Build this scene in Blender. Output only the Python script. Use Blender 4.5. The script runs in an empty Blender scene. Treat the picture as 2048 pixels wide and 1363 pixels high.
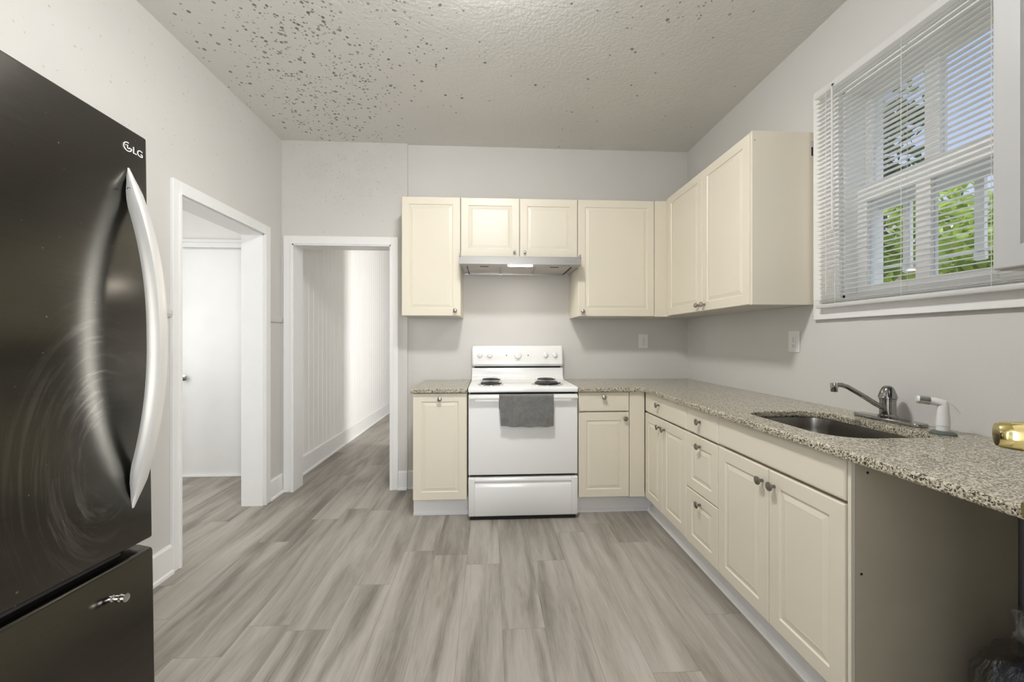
import bpy, bmesh, math, random
from mathutils import Matrix, Vector, Euler

SC = bpy.context.scene
COL = SC.collection
PI = math.pi
R = math.radians

# ------------------------------------------------------------------ camera, sky, sun, lights, exposure
cam_d = bpy.data.cameras.new('camera')
cam_d.sensor_fit = 'HORIZONTAL'
cam_d.sensor_width = 36.0
cam_d.lens = 36.0 * 800.0 / 2048.0
cam_d.shift_y = -1.5 / 2048.0
cam_d.clip_start = 0.02
cam_d.clip_end = 200
cam = bpy.data.objects.new('camera', cam_d)
COL.objects.link(cam)
cam.location = (0, 0, 1.25)
cam.rotation_euler = (PI / 2, 0, -math.atan(43.6 / 800.0))
SC.camera = cam

SC.view_settings.view_transform = 'Standard'
SC.view_settings.look = 'None'
SC.view_settings.gamma = 1.0
SC.view_settings.use_curve_mapping = False
SC.view_settings.exposure = 0.0
SC.cycles.use_denoising = True
SC.cycles.max_bounces = 10
SC.cycles.diffuse_bounces = 6
SC.cycles.glossy_bounces = 4
SC.cycles.transparent_max_bounces = 12
SC.cycles.sample_clamp_indirect = 6.0
SC.cycles.caustics_reflective = False
SC.cycles.caustics_refractive = False

world = bpy.data.worlds.new('sky')
SC.world = world
world.use_nodes = True
wn = world.node_tree
for n in list(wn.nodes):
    wn.nodes.remove(n)
w_out = wn.nodes.new('ShaderNodeOutputWorld')
w_bg = wn.nodes.new('ShaderNodeBackground')
w_tc = wn.nodes.new('ShaderNodeTexCoord')
w_sep = wn.nodes.new('ShaderNodeSeparateXYZ')
w_rmp = wn.nodes.new('ShaderNodeValToRGB')
wn.links.new(w_tc.outputs['Generated'], w_sep.inputs[0])
wn.links.new(w_sep.outputs['Z'], w_rmp.inputs[0])
wn.links.new(w_rmp.outputs[0], w_bg.inputs[0])
wn.links.new(w_bg.outputs[0], w_out.inputs[0])
w_rmp.color_ramp.elements[0].position = 0.0
w_rmp.color_ramp.elements[0].color = (0.86, 0.90, 0.98, 1)
w_rmp.color_ramp.elements[1].position = 0.55
w_rmp.color_ramp.elements[1].color = (0.42, 0.57, 0.95, 1)
w_e = w_rmp.color_ramp.elements.new(0.85)
w_e.color = (4.0, 4.1, 4.2, 1)           # overhead sky raised, out of view, to light the blind and left wall
w_bg.inputs[1].default_value = 1.0

LAMP_STRENGTH = 178.0        # ceiling lamp dome
HOOD_STRENGTH = 70.0

def lamp(name, kind, loc, rot, energy, color=(1, 1, 1), **kw):
    d = bpy.data.lights.new(name, kind)
    d.energy = energy
    d.color = color
    for k, v in kw.items():
        setattr(d, k, v)
    o = bpy.data.objects.new(name, d)
    COL.objects.link(o)
    o.location = loc
    o.rotation_euler = rot
    return o

lamp('sun', 'SUN', (3, 8, 9), Vector((0.38, -0.62, -0.68)).to_track_quat('-Z', 'Y').to_euler(), 4.0, (1, 0.96, 0.88), angle=R(1.0))
# daylight through the open doorway the photographer stands in, and an added fill
lamp('doorway_daylight', 'AREA', (0.22, -0.45, 1.30), Vector((0.22, 0.97, 0.0)).to_track_quat('-Z', 'Y').to_euler(), 20.0, (0.99, 0.995, 1.0), shape='RECTANGLE', size=0.6, size_y=1.8)
lamp('doorway_left_fill', 'AREA', (0.28, -0.42, 1.45), Vector((-0.80, 0.62, 0.10)).to_track_quat('-Z', 'Y').to_euler(), 25.0, (1.0, 0.995, 0.98), shape='RECTANGLE', size=0.5, size_y=1.4, spread=R(115))  # added fill aimed left to brighten the left wall
# daylight from the windows of the side room and of the hall
lamp('side_room_daylight', 'AREA', (-3.6, 2.3, 1.6), Vector((1, 0.35, -0.05)).to_track_quat('-Z', 'Y').to_euler(), 29.0, (1, 1, 0.99), shape='RECTANGLE', size=1.2, size_y=1.6)
lamp('hall_daylight', 'AREA', (1.3, 4.0, 1.6), Vector((-1, 0.55, -0.05)).to_track_quat('-Z', 'Y').to_euler(), 88.0, (1, 1, 0.99), shape='RECTANGLE', size=0.5, size_y=1.5)

# ------------------------------------------------------------------ materials
def new_mat(name):
    m = bpy.data.materials.new(name)
    m.use_nodes = True
    nt = m.node_tree
    b = nt.nodes['Principled BSDF']
    return m, nt, b

def setp(b, **kw):
    names = {'color': 'Base Color', 'rough': 'Roughness', 'metal': 'Metallic', 'spec': 'Specular IOR Level',
             'coat': 'Coat Weight', 'coat_rough': 'Coat Roughness', 'aniso': 'Anisotropic', 'trans': 'Transmission Weight',
             'ior': 'IOR', 'sheen': 'Sheen Weight', 'alpha': 'Alpha'}
    for k, v in kw.items():
        i = b.inputs[names[k]]
        i.default_value = (*v, 1) if k == 'color' else v

def N(nt, t, **kw):
    n = nt.nodes.new(t)
    for k, v in kw.items():
        setattr(n, k, v)
    return n

def math_n(nt, op, a, b=None, c=None, clamp=False):
    n = nt.nodes.new('ShaderNodeMath')
    n.operation = op
    n.use_clamp = clamp
    for i, v in enumerate((a, b, c)):
        if v is None:
            continue
        if isinstance(v, (int, float)):
            n.inputs[i].default_value = v
        else:
            nt.links.new(v, n.inputs[i])
    return n.outputs[0]

def mix_c(nt, fac, a, b):
    n = nt.nodes.new('ShaderNodeMix')
    n.data_type = 'RGBA'
    n.clamp_factor = True
    for i, v in ((0, fac), (6, a), (7, b)):
        if isinstance(v, (int, float)):
            n.inputs[i].default_value = v
        elif isinstance(v, tuple):
            n.inputs[i].default_value = (*v, 1)
        else:
            nt.links.new(v, n.inputs[i])
    return n.outputs[2]

def ramp(nt, v, pts):
    n = nt.nodes.new('ShaderNodeValToRGB')
    e = n.color_ramp.elements
    while len(e) < len(pts):
        e.new(0.5)
    for k, (p, c) in enumerate(pts):
        e[k].position = p
        e[k].color = (*c, 1) if isinstance(c, tuple) else (c, c, c, 1)
    nt.links.new(v, n.inputs[0])
    return n.outputs[0]

def coords(nt, kind='Object', scale=None, loc=None):
    t = nt.nodes.new('ShaderNodeTexCoord')
    o = t.outputs[kind]
    if scale or loc:
        mp = nt.nodes.new('ShaderNodeMapping')
        if scale:
            mp.inputs['Scale'].default_value = scale
        if loc:
            mp.inputs['Location'].default_value = loc
        nt.links.new(o, mp.inputs[0])
        o = mp.outputs[0]
    return o

def noise(nt, vec, scale, detail=4, rough=0.5, dist=0.0):
    n = nt.nodes.new('ShaderNodeTexNoise')
    n.inputs['Scale'].default_value = scale
    n.inputs['Detail'].default_value = detail
    n.inputs['Roughness'].default_value = rough
    n.inputs['Distortion'].default_value = dist
    nt.links.new(vec, n.inputs['Vector'])
    return n.outputs[0]

def bump(nt, b, h, strength, dist):
    n = nt.nodes.new('ShaderNodeBump')
    n.inputs['Strength'].default_value = strength
    n.inputs['Distance'].default_value = dist
    nt.links.new(h, n.inputs['Height'])
    nt.links.new(n.outputs[0], b.inputs['Normal'])

def simple(name, color, rough=0.5, metal=0.0, mottle=0.04, mscale=6.0, **kw):
    m, nt, b = new_mat(name)
    setp(b, rough=rough, metal=metal, **kw)
    v = noise(nt, coords(nt), mscale, 3)
    f = ramp(nt, v, [(0.3, 0.0), (0.7, 1.0)])
    d = tuple(c * (1 - mottle) for c in color)
    nt.links.new(mix_c(nt, f, d, color), b.inputs['Base Color'])
    return m

def spots(nt, vec, cell, dens, size):
    """flaked mildew specks: one per cell of a voronoi, kept where the region value is high enough"""
    v = nt.nodes.new('ShaderNodeTexVoronoi')
    v.inputs['Scale'].default_value = 1.0 / cell
    v.inputs['Randomness'].default_value = 1.0
    w = nt.nodes.new('ShaderNodeVectorMath')
    w.operation = 'ADD'
    nz = nt.nodes.new('ShaderNodeTexNoise')
    nz.inputs['Scale'].default_value = 60
    nt.links.new(vec, nz.inputs['Vector'])
    sc = nt.nodes.new('ShaderNodeVectorMath')
    sc.operation = 'SCALE'
    nt.links.new(nz.outputs[1], sc.inputs[0])
    sc.inputs[3].default_value = 0.010
    nt.links.new(vec, w.inputs[0])
    nt.links.new(sc.outputs[0], w.inputs[1])
    nt.links.new(w.outputs[0], v.inputs['Vector'])
    sp = nt.nodes.new('ShaderNodeSeparateColor')
    nt.links.new(v.outputs['Color'], sp.inputs[0])
    keep = math_n(nt, 'LESS_THAN', sp.outputs[0], dens)
    rad = math_n(nt, 'MULTIPLY_ADD', sp.outputs[1], size * 0.30, size * 0.10)
    inside = math_n(nt, 'SMOOTH_MIN', 1.0, math_n(nt, 'DIVIDE', math_n(nt, 'SUBTRACT', rad, v.outputs['Distance']), 0.05), 0.0)
    inside = math_n(nt, 'MAXIMUM', inside, 0.0)
    dark = math_n(nt, 'MULTIPLY_ADD', sp.outputs[2], 0.6, 0.4)
    return math_n(nt, 'MULTIPLY', math_n(nt, 'MULTIPLY', inside, keep), dark, clamp=True)

def blobs(nt, vec, items):
    """sum of soft round regions (x, y, z, radius, weight)"""
    acc = None
    for (x, y, z, r, wgt) in items:
        d = nt.nodes.new('ShaderNodeVectorMath')
        d.operation = 'DISTANCE'
        nt.links.new(vec, d.inputs[0])
        d.inputs[1].default_value = (x, y, z)
        q = math_n(nt, 'DIVIDE', d.outputs['Value'], r)
        q = math_n(nt, 'MULTIPLY', math_n(nt, 'EXPONENT', math_n(nt, 'MULTIPLY', math_n(nt, 'MULTIPLY', q, q), -1.0)), wgt)
        acc = q if acc is None else math_n(nt, 'ADD', acc, q)
    return acc

def paint_wall(name, color, mould=None):
    m, nt, b = new_mat(name)
    setp(b, rough=0.62, spec=0.25)
    v = coords(nt)
    f = ramp(nt, noise(nt, v, 2.2, 4), [(0.3, 0.0), (0.7, 1.0)])
    c = mix_c(nt, f, tuple(k * 0.97 for k in color), color)
    if mould:
        dens = math_n(nt, 'MULTIPLY', blobs(nt, v, mould), math_n(nt, 'ADD', noise(nt, v, 5, 3), 0.1))
        s = spots(nt, v, 0.016, dens, 1.0)
        haze = math_n(nt, 'MULTIPLY', math_n(nt, 'MULTIPLY', dens, noise(nt, v, 14, 5, 0.7)), 0.9, clamp=True)
        c = mix_c(nt, math_n(nt, 'MULTIPLY', s, 0.42), c, (0.20, 0.19, 0.17))
        c = mix_c(nt, math_n(nt, 'MULTIPLY', haze, 0.50), c, (0.34, 0.32, 0.28))
    nt.links.new(c, b.inputs['Base Color'])
    bump(nt, b, noise(nt, v, 160, 2), 0.12, 0.002)
    return m

WALL_C = (0.615, 0.602, 0.577)
M_wall = paint_wall('greige_wall_paint', WALL_C)
M_wall_left = paint_wall('greige_left_wall_paint', WALL_C, [(-1.72, 2.5, 2.85, 0.45, 0.45), (-1.72, 1.5, 2.6, 0.5, 0.15)])
M_wall_mould = paint_wall('greige_alcove_wall_paint', WALL_C, [(-1.2, 3.40, 2.75, 0.42, 0.75), (-0.85, 3.40, 2.7, 0.3, 0.6), (-1.5, 3.40, 2.7, 0.3, 0.4)])
M_trim = simple('white_trim_paint', (0.80, 0.80, 0.79), 0.35, mottle=0.03)
M_white_room = simple('white_side_room_paint', (0.80, 0.79, 0.77), 0.6, mottle=0.02)
M_cream = simple('cream_cabinet_lacquer', (0.705, 0.655, 0.540), 0.38, mottle=0.02, mscale=2)
M_cream_in = simple('cream_cabinet_box', (0.70, 0.65, 0.535), 0.42, mottle=0.02, mscale=2)
M_shaded_cab = simple('shaded_white_cabinet_paint', (0.46, 0.46, 0.452), 0.30, mottle=0.03)  # white paint darkened, the shade it stands in is put into the colour
M_side = simple('taupe_chipboard_side', (0.50, 0.45, 0.34), 0.6, mottle=0.10, mscale=5)
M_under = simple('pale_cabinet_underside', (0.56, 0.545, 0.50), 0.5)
M_gap = simple('dark_gap', (0.012, 0.011, 0.010), 0.8)
M_enamel = simple('white_enamel', (0.80, 0.80, 0.785), 0.13, mottle=0.01, spec=0.6)
M_wplast = simple('white_plastic', (0.78, 0.78, 0.765), 0.35, mottle=0.02)
M_black = simple('black_enamel', (0.010, 0.010, 0.011), 0.25)
M_coil = simple('black_coil', (0.018, 0.017, 0.016), 0.35)
M_chrome = simple('chrome', (0.62, 0.62, 0.62), 0.07, 1.0)
M_dchrome = simple('smoky_chrome', (0.36, 0.355, 0.35), 0.10, 1.0)
M_nickel = simple('brushed_nickel', (0.42, 0.40, 0.36), 0.30, 1.0)
M_dnickel = simple('antique_nickel', (0.27, 0.25, 0.215), 0.33, 1.0)
M_brass = simple('polished_brass', (0.86, 0.72, 0.32), 0.10, 1.0)
M_screw = simple('dark_hole', (0.02, 0.018, 0.015), 0.6)
M_ink = simple('grey_ink', (0.30, 0.30, 0.29), 0.6)
M_handle = simple('satin_handle_metal', (0.80, 0.795, 0.775), 0.34, 0.75)
M_badge = simple('silver_badge', (0.78, 0.78, 0.77), 0.25, 0.4)
M_cord = simple('white_cord', (0.78, 0.78, 0.77), 0.7)
M_ring = simple('grey_green_rubber', (0.10, 0.115, 0.105), 0.3)

def mat_emit(name, color, strength):
    m, nt, b = new_mat(name)
    b.inputs['Base Color'].default_value = (*color, 1)
    b.inputs['Emission Color'].default_value = (*color, 1)
    b.inputs['Emission Strength'].default_value = strength
    return m
M_lamp = mat_emit('lit_opal_glass', (1.0, 0.99, 0.975), LAMP_STRENGTH)
M_hoodlamp = mat_emit('lit_hood_lens', (1.0, 0.93, 0.84), HOOD_STRENGTH)

def mat_ceiling():
    m, nt, b = new_mat('textured_ceiling_paint')
    setp(b, rough=0.55, spec=0.35)
    v = coords(nt)
    c = mix_c(nt, ramp(nt, noise(nt, v, 1.6, 4), [(0.3, 0.0), (0.7, 1.0)]), (0.675, 0.662, 0.632), (0.705, 0.692, 0.662))
    reg = blobs(nt, v, [(-1.15, 2.15, 2.9, 0.34, 0.95), (-0.92, 2.50, 2.9, 0.30, 0.95), (-1.30, 2.75, 2.9, 0.30, 0.7), (-1.05, 3.22, 2.9, 0.26, 0.95),
                        (-1.40, 3.05, 2.9, 0.22, 0.5), (-0.55, 2.10, 2.9, 0.25, 0.55), (-0.25, 2.5, 2.9, 0.45, 0.08),
                        (0.75, 2.02, 2.9, 0.13, 0.28), (1.05, 1.90, 2.9, 0.16, 0.40), (0.5, 2.7, 2.9, 0.4, 0.04), (1.2, 3.0, 2.9, 0.5, 0.03)])
    pat = ramp(nt, noise(nt, v, 4.5, 4, 0.6), [(0.36, 0.0), (0.62, 1.0)])
    dens = math_n(nt, 'MULTIPLY', reg, math_n(nt, 'MULTIPLY_ADD', pat, 0.9, 0.1))
    s1 = spots(nt, v, 0.027, dens, 1.15)
    s2 = spots(nt, coords(nt, loc=(3.1, 1.7, 0)), 0.018, math_n(nt, 'MULTIPLY', dens, 0.8), 1.05)
    s = math_n(nt, 'MAXIMUM', s1, s2)
    c = mix_c(nt, math_n(nt, 'MULTIPLY', s, 0.85), c, (0.085, 0.080, 0.070))
    nt.links.new(c, b.inputs['Base Color'])
    h = math_n(nt, 'ADD', noise(nt, v, 55, 3, 0.6), math_n(nt, 'MULTIPLY', noise(nt, v, 22, 2, 0.5, 1.0), 0.8))
    bump(nt, b, h, 0.45, 0.006)
    return m
M_ceil = mat_ceiling()

def mat_floor():
    m, nt, b = new_mat('grey_oak_plank_floor')
    setp(b, spec=0.40)
    sp = nt.nodes.new('ShaderNodeSeparateXYZ')
    nt.links.new(coords(nt), sp.inputs[0])
    W, L = 0.1855, 1.22
    x = math_n(nt, 'DIVIDE', math_n(nt, 'SUBTRACT', sp.outputs[0], 0.053), W)
    row = math_n(nt, 'FLOOR', x)
    fx = math_n(nt, 'FRACT', x)
    wn1 = nt.nodes.new('ShaderNodeTexWhiteNoise')
    wn1.noise_dimensions = '1D'
    nt.links.new(row, wn1.inputs['W'])
    y = math_n(nt, 'ADD', math_n(nt, 'DIVIDE', sp.outputs[1], L), wn1.outputs[0])
    cell = math_n(nt, 'FLOOR', y)
    fy = math_n(nt, 'FRACT', y)
    cv = nt.nodes.new('ShaderNodeCombineXYZ')
    nt.links.new(row, cv.inputs[0])
    nt.links.new(cell, cv.inputs[1])
    wn2 = nt.nodes.new('ShaderNodeTexWhiteNoise')
    wn2.noise_dimensions = '2D'
    nt.links.new(cv.outputs[0], wn2.inputs['Vector'])
    rnd = wn2.outputs[0]
    # grain vector, shifted per plank
    gx = math_n(nt, 'MULTIPLY_ADD', rnd, 37.0, sp.outputs[0])
    gv = nt.nodes.new('ShaderNodeCombineXYZ')
    nt.links.new(math_n(nt, 'MULTIPLY', gx, 9.0), gv.inputs[0])
    nt.links.new(math_n(nt, 'MULTIPLY', math_n(nt, 'ADD', sp.outputs[1], math_n(nt, 'MULTIPLY', rnd, 11.0)), 0.85), gv.inputs[1])
    broad = noise(nt, gv.outputs[0], 1.15, 4, 0.55, 0.6)
    gv2 = nt.nodes.new('ShaderNodeCombineXYZ')
    nt.links.new(math_n(nt, 'MULTIPLY', gx, 70.0), gv2.inputs[0])
    nt.links.new(math_n(nt, 'MULTIPLY', sp.outputs[1], 2.6), gv2.inputs[1])
    fine = noise(nt, gv2.outputs[0], 3.0, 5, 0.65, 0.4)
    tone = math_n(nt, 'ADD', math_n(nt, 'MULTIPLY', broad, 0.72), math_n(nt, 'MULTIPLY', fine, 0.21))
    tone = math_n(nt, 'ADD', tone, math_n(nt, 'MULTIPLY', noise(nt, gv.outputs[0], 4.5, 3, 0.5, 2.2), 0.12))
    tone = math_n(nt, 'SUBTRACT', tone, 0.05)
    tone = math_n(nt, 'ADD', tone, math_n(nt, 'MULTIPLY', rnd, 0.09))
    col = ramp(nt, tone, [(0.30, (0.115, 0.100, 0.083)), (0.42, (0.215, 0.193, 0.164)), (0.52, (0.310, 0.284, 0.247)), (0.66, (0.405, 0.376, 0.333))])
    # knots
    vk = nt.nodes.new('ShaderNodeTexVoronoi')
    vk.inputs['Scale'].default_value = 1.0
    kv = nt.nodes.new('ShaderNodeCombineXYZ')
    nt.links.new(math_n(nt, 'MULTIPLY', sp.outputs[0], 5.5), kv.inputs[0])
    nt.links.new(math_n(nt, 'MULTIPLY', sp.outputs[1], 2.0), kv.inputs[1])
    nt.links.new(kv.outputs[0], vk.inputs['Vector'])
    kn = ramp(nt, vk.outputs['Distance'], [(0.0, 1.0), (0.07, 0.0)])
    col = mix_c(nt, math_n(nt, 'MULTIPLY', kn, 0.45), col, (0.09, 0.075, 0.06))
    # seams
    ex = math_n(nt, 'MINIMUM', fx, math_n(nt, 'SUBTRACT', 1.0, fx))
    ey = math_n(nt, 'MULTIPLY', math_n(nt, 'MINIMUM', fy, math_n(nt, 'SUBTRACT', 1.0, fy)), L / W)
    e = math_n(nt, 'MINIMUM', ex, ey)
    seam = ramp(nt, e, [(0.0, 1.0), (0.011, 0.0)])
    col = mix_c(nt, math_n(nt, 'MULTIPLY', seam, 0.50), col, (0.10, 0.088, 0.072))
    nt.links.new(col, b.inputs['Base Color'])
    nt.links.new(math_n(nt, 'MULTIPLY_ADD', fine, 0.2, 0.33), b.inputs['Roughness'])
    bump(nt, b, math_n(nt, 'SUBTRACT', math_n(nt, 'MULTIPLY', fine, 0.5), seam), 0.15, 0.0015)
    return m
M_floor = mat_floor()

def mat_granite():
    m, nt, b = new_mat('speckled_granite')
    setp(b, rough=0.16, spec=0.5)
    v = coords(nt)
    n1 = nt.nodes.new('ShaderNodeTexVoronoi')
    n1.inputs['Scale'].default_value = 290
    nt.links.new(v, n1.inputs['Vector'])
    sp = nt.nodes.new('ShaderNodeSeparateColor')
    nt.links.new(n1.outputs['Color'], sp.inputs[0])
    big = noise(nt, v, 90, 4, 0.6)
    t = math_n(nt, 'ADD', math_n(nt, 'MULTIPLY', sp.outputs[0], 0.52), math_n(nt, 'MULTIPLY', big, 0.60))
    col = ramp(nt, t, [(0.30, (0.016, 0.014, 0.011)), (0.37, (0.10, 0.082, 0.052)), (0.46, (0.27, 0.235, 0.165)), (0.58, (0.42, 0.385, 0.295)), (0.74, (0.58, 0.545, 0.445))])
    dk = ramp(nt, noise(nt, v, 120, 3, 0.7), [(0.33, 1.0), (0.385, 0.0)])
    col = mix_c(nt, math_n(nt, 'MULTIPLY', dk, 0.85), col, (0.022, 0.019, 0.017))
    nt.links.new(col, b.inputs['Base Color'])
    return m
M_granite = mat_granite()

def mat_steel(name, color, rough, axis, aniso=0.6):
    m, nt, b = new_mat(name)
    setp(b, metal=1.0, aniso=aniso)
    sc = [4, 4, 4]
    sc[axis] = 0.3
    sc = tuple(k * 60 for k in sc)
    f = noise(nt, coords(nt, scale=sc), 1.0, 3)
    nt.links.new(mix_c(nt, f, tuple(k * 0.86 for k in color), color), b.inputs['Base Color'])
    nt.links.new(math_n(nt, 'MULTIPLY_ADD', f, 0.12, rough - 0.06), b.inputs['Roughness'])
    return m
M_steel = simple('brushed_hood_steel', (0.64, 0.635, 0.625), 0.24, 1.0, mottle=0.06, mscale=3, aniso=0.4)
M_filter = simple('aluminium_filter_mesh', (0.62, 0.57, 0.53), 0.42, 0.7)
M_sink = simple('satin_sink_steel', (0.36, 0.345, 0.315), 0.24, 1.0, mottle=0.03)

def mat_fridge(smear):
    m, nt, b = new_mat('dark_stainless_door' if smear else 'dark_stainless_drawer')
    setp(b, metal=1.0, aniso=0.2)
    v = coords(nt)
    f = noise(nt, coords(nt, scale=(160, 8, 160)), 1.0, 3)
    col = mix_c(nt, f, (0.088, 0.084, 0.075), (0.104, 0.100, 0.090))
    rough = math_n(nt, 'MULTIPLY_ADD', f, 0.06, 0.17)
    if smear:
        sp = nt.nodes.new('ShaderNodeSeparateXYZ')
        nt.links.new(v, sp.inputs[0])
        # arcs of a wiped smear
        dy = math_n(nt, 'MULTIPLY', math_n(nt, 'ADD', sp.outputs[1], 0.125), 1.75)
        dz = math_n(nt, 'SUBTRACT', sp.outputs[2], 0.955)
        rr = math_n(nt, 'SQRT', math_n(nt, 'ADD', math_n(nt, 'MULTIPLY', dy, dy), math_n(nt, 'MULTIPLY', dz, dz)))
        ang = math_n(nt, 'ARCTAN2', dz, dy)
        av = nt.nodes.new('ShaderNodeCombineXYZ')
        nt.links.new(math_n(nt, 'MULTIPLY', rr, 30.0), av.inputs[0])
        nt.links.new(math_n(nt, 'MULTIPLY', math_n(nt, 'SINE', ang), 0.6), av.inputs[1])
        nt.links.new(math_n(nt, 'MULTIPLY', math_n(nt, 'COSINE', ang), 0.6), av.inputs[2])
        arcs = ramp(nt, noise(nt, av.outputs[0], 1.6, 5, 0.72, 0.3), [(0.50, 0.0), (0.72, 1.0)])
        band = math_n(nt, 'MULTIPLY', ramp(nt, rr, [(0.07, 0.0), (0.11, 1.0), (0.27, 0.8), (0.42, 0.0)]),
                      ramp(nt, math_n(nt, 'MULTIPLY_ADD', sp.outputs[1], -4.0, 0.1), [(0.35, 0.0), (0.75, 1.0)]))
        fade = ramp(nt, noise(nt, v, 4, 2), [(0.38, 0.0), (0.6, 1.0)])
        s = math_n(nt, 'MULTIPLY', math_n(nt, 'MULTIPLY', arcs, band), math_n(nt, 'MULTIPLY_ADD', fade, 0.7, 0.3))
        specks = ramp(nt, noise(nt, v, 90, 2), [(0.74, 0.0), (0.78, 1.0)])
        s = math_n(nt, 'ADD', math_n(nt, 'MULTIPLY', s, 0.34), math_n(nt, 'MULTIPLY', specks, 0.35), clamp=True)
        col = mix_c(nt, s, col, (0.52, 0.50, 0.46))
        rough = math_n(nt, 'MULTIPLY_ADD', s, 0.30, rough)
    nt.links.new(col, b.inputs['Base Color'])
    nt.links.new(rough, b.inputs['Roughness'])
    return m
M_fdoor = mat_fridge(True)
M_fdrawer = mat_fridge(False)
M_fbody = simple('charcoal_cabinet_steel', (0.045, 0.044, 0.042), 0.4, 0.2)

def mat_towel():
    m, nt, b = new_mat('grey_terry_cloth')
    setp(b, rough=0.95, spec=0.05, sheen=0.3)
    v = coords(nt)
    f = ramp(nt, noise(nt, v, 26, 5, 0.65), [(0.3, 0.0), (0.7, 1.0)])
    nt.links.new(mix_c(nt, f, (0.150, 0.148, 0.140), (0.225, 0.222, 0.212)), b.inputs['Base Color'])
    bump(nt, b, noise(nt, v, 420, 3, 0.7), 0.9, 0.004)
    return m
M_towel = mat_towel()

def mat_glass():
    m = bpy.data.materials.new('window_glass')
    m.use_nodes = True
    nt = m.node_tree
    nt.nodes.remove(nt.nodes['Principled BSDF'])
    out = nt.nodes['Material Output']
    t = N(nt, 'ShaderNodeBsdfTransparent')
    t.inputs[0].default_value = (0.94, 0.96, 0.97, 1)
    g = N(nt, 'ShaderNodeBsdfGlossy')
    g.inputs['Roughness'].default_value = 0.02
    fr = N(nt, 'ShaderNodeFresnel')
    fr.inputs[0].default_value = 1.35
    mx = N(nt, 'ShaderNodeMixShader')
    nt.links.new(math_n(nt, 'MULTIPLY', fr.outputs[0], 0.5), mx.inputs[0])
    nt.links.new(t.outputs[0], mx.inputs[1])
    nt.links.new(g.outputs[0], mx.inputs[2])
    nt.links.new(mx.outputs[0], out.inputs[0])
    return m
M_glass = mat_glass()

def mat_film():
    m = bpy.data.materials.new('clear_plastic_film')
    m.use_nodes = True
    nt = m.node_tree
    nt.nodes.remove(nt.nodes['Principled BSDF'])
    out = nt.nodes['Material Output']
    t = N(nt, 'ShaderNodeBsdfTransparent')
    t.inputs[0].default_value = (0.9, 0.9, 0.9, 1)
    g = N(nt, 'ShaderNodeBsdfGlossy')
    g.inputs['Roughness'].default_value = 0.12
    mx = N(nt, 'ShaderNodeMixShader')
    lw = N(nt, 'ShaderNodeLayerWeight')
    lw.inputs[0].default_value = 0.35
    nt.links.new(math_n(nt, 'MULTIPLY_ADD', lw.outputs[1], 0.55, 0.07), mx.inputs[0])
    nt.links.new(t.outputs[0], mx.inputs[1])
    nt.links.new(g.outputs[0], mx.inputs[2])
    nt.links.new(mx.outputs[0], out.inputs[0])
    bp = N(nt, 'ShaderNodeBump')
    bp.inputs['Strength'].default_value = 1.0
    bp.inputs['Distance'].default_value = 0.02
    nt.links.new(noise(nt, coords(nt, scale=(1, 1, 0.5)), 16, 4, 0.6, 1.5), bp.inputs['Height'])
    nt.links.new(bp.outputs[0], g.inputs['Normal'])
    return m
M_film = mat_film()

def mat_bundle():
    m, nt, b = new_mat('navy_and_orange_bundle')
    setp(b, rough=0.55)
    v = coords(nt)
    c = ramp(nt, noise(nt, v, 7, 3, 0.5, 0.8), [(0.38, (0.008, 0.012, 0.030)), (0.52, (0.020, 0.050, 0.120)), (0.62, (0.02, 0.02, 0.025)), (0.68, (0.42, 0.15, 0.04)), (0.76, (0.40, 0.38, 0.36))])
    nt.links.new(c, b.inputs['Base Color'])
    return m
M_bundle = mat_bundle()

def mat_leaf(name, c1, c2, tl=0.35):
    m, nt, b = new_mat(name)
    setp(b, rough=0.5)
    oi = noise(nt, coords(nt), 9, 3)
    nt.links.new(mix_c(nt, ramp(nt, oi, [(0.35, 0.0), (0.65, 1.0)]), c1, c2), b.inputs['Base Color'])
    tr = N(nt, 'ShaderNodeBsdfTranslucent')
    tr.inputs[0].default_value = (*c2, 1)
    mx = N(nt, 'ShaderNodeMixShader')
    mx.inputs[0].default_value = tl
    out = nt.nodes['Material Output']
    nt.links.new(b.outputs[0], mx.inputs[1])
    nt.links.new(tr.outputs[0], mx.inputs[2])
    nt.links.new(mx.outputs[0], out.inputs[0])
    return m
M_blind = mat_leaf('white_blind_vinyl', (0.87, 0.87, 0.86), (0.90, 0.90, 0.89), 0.5)
M_leaf = mat_leaf('yellow_green_leaves', (0.12, 0.22, 0.03), (0.42, 0.55, 0.12))
M_leaf_d = mat_leaf('dark_green_leaves', (0.03, 0.06, 0.03), (0.09, 0.16, 0.07))
M_stem = simple('brown_stems', (0.16, 0.10, 0.06), 0.8)

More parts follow.
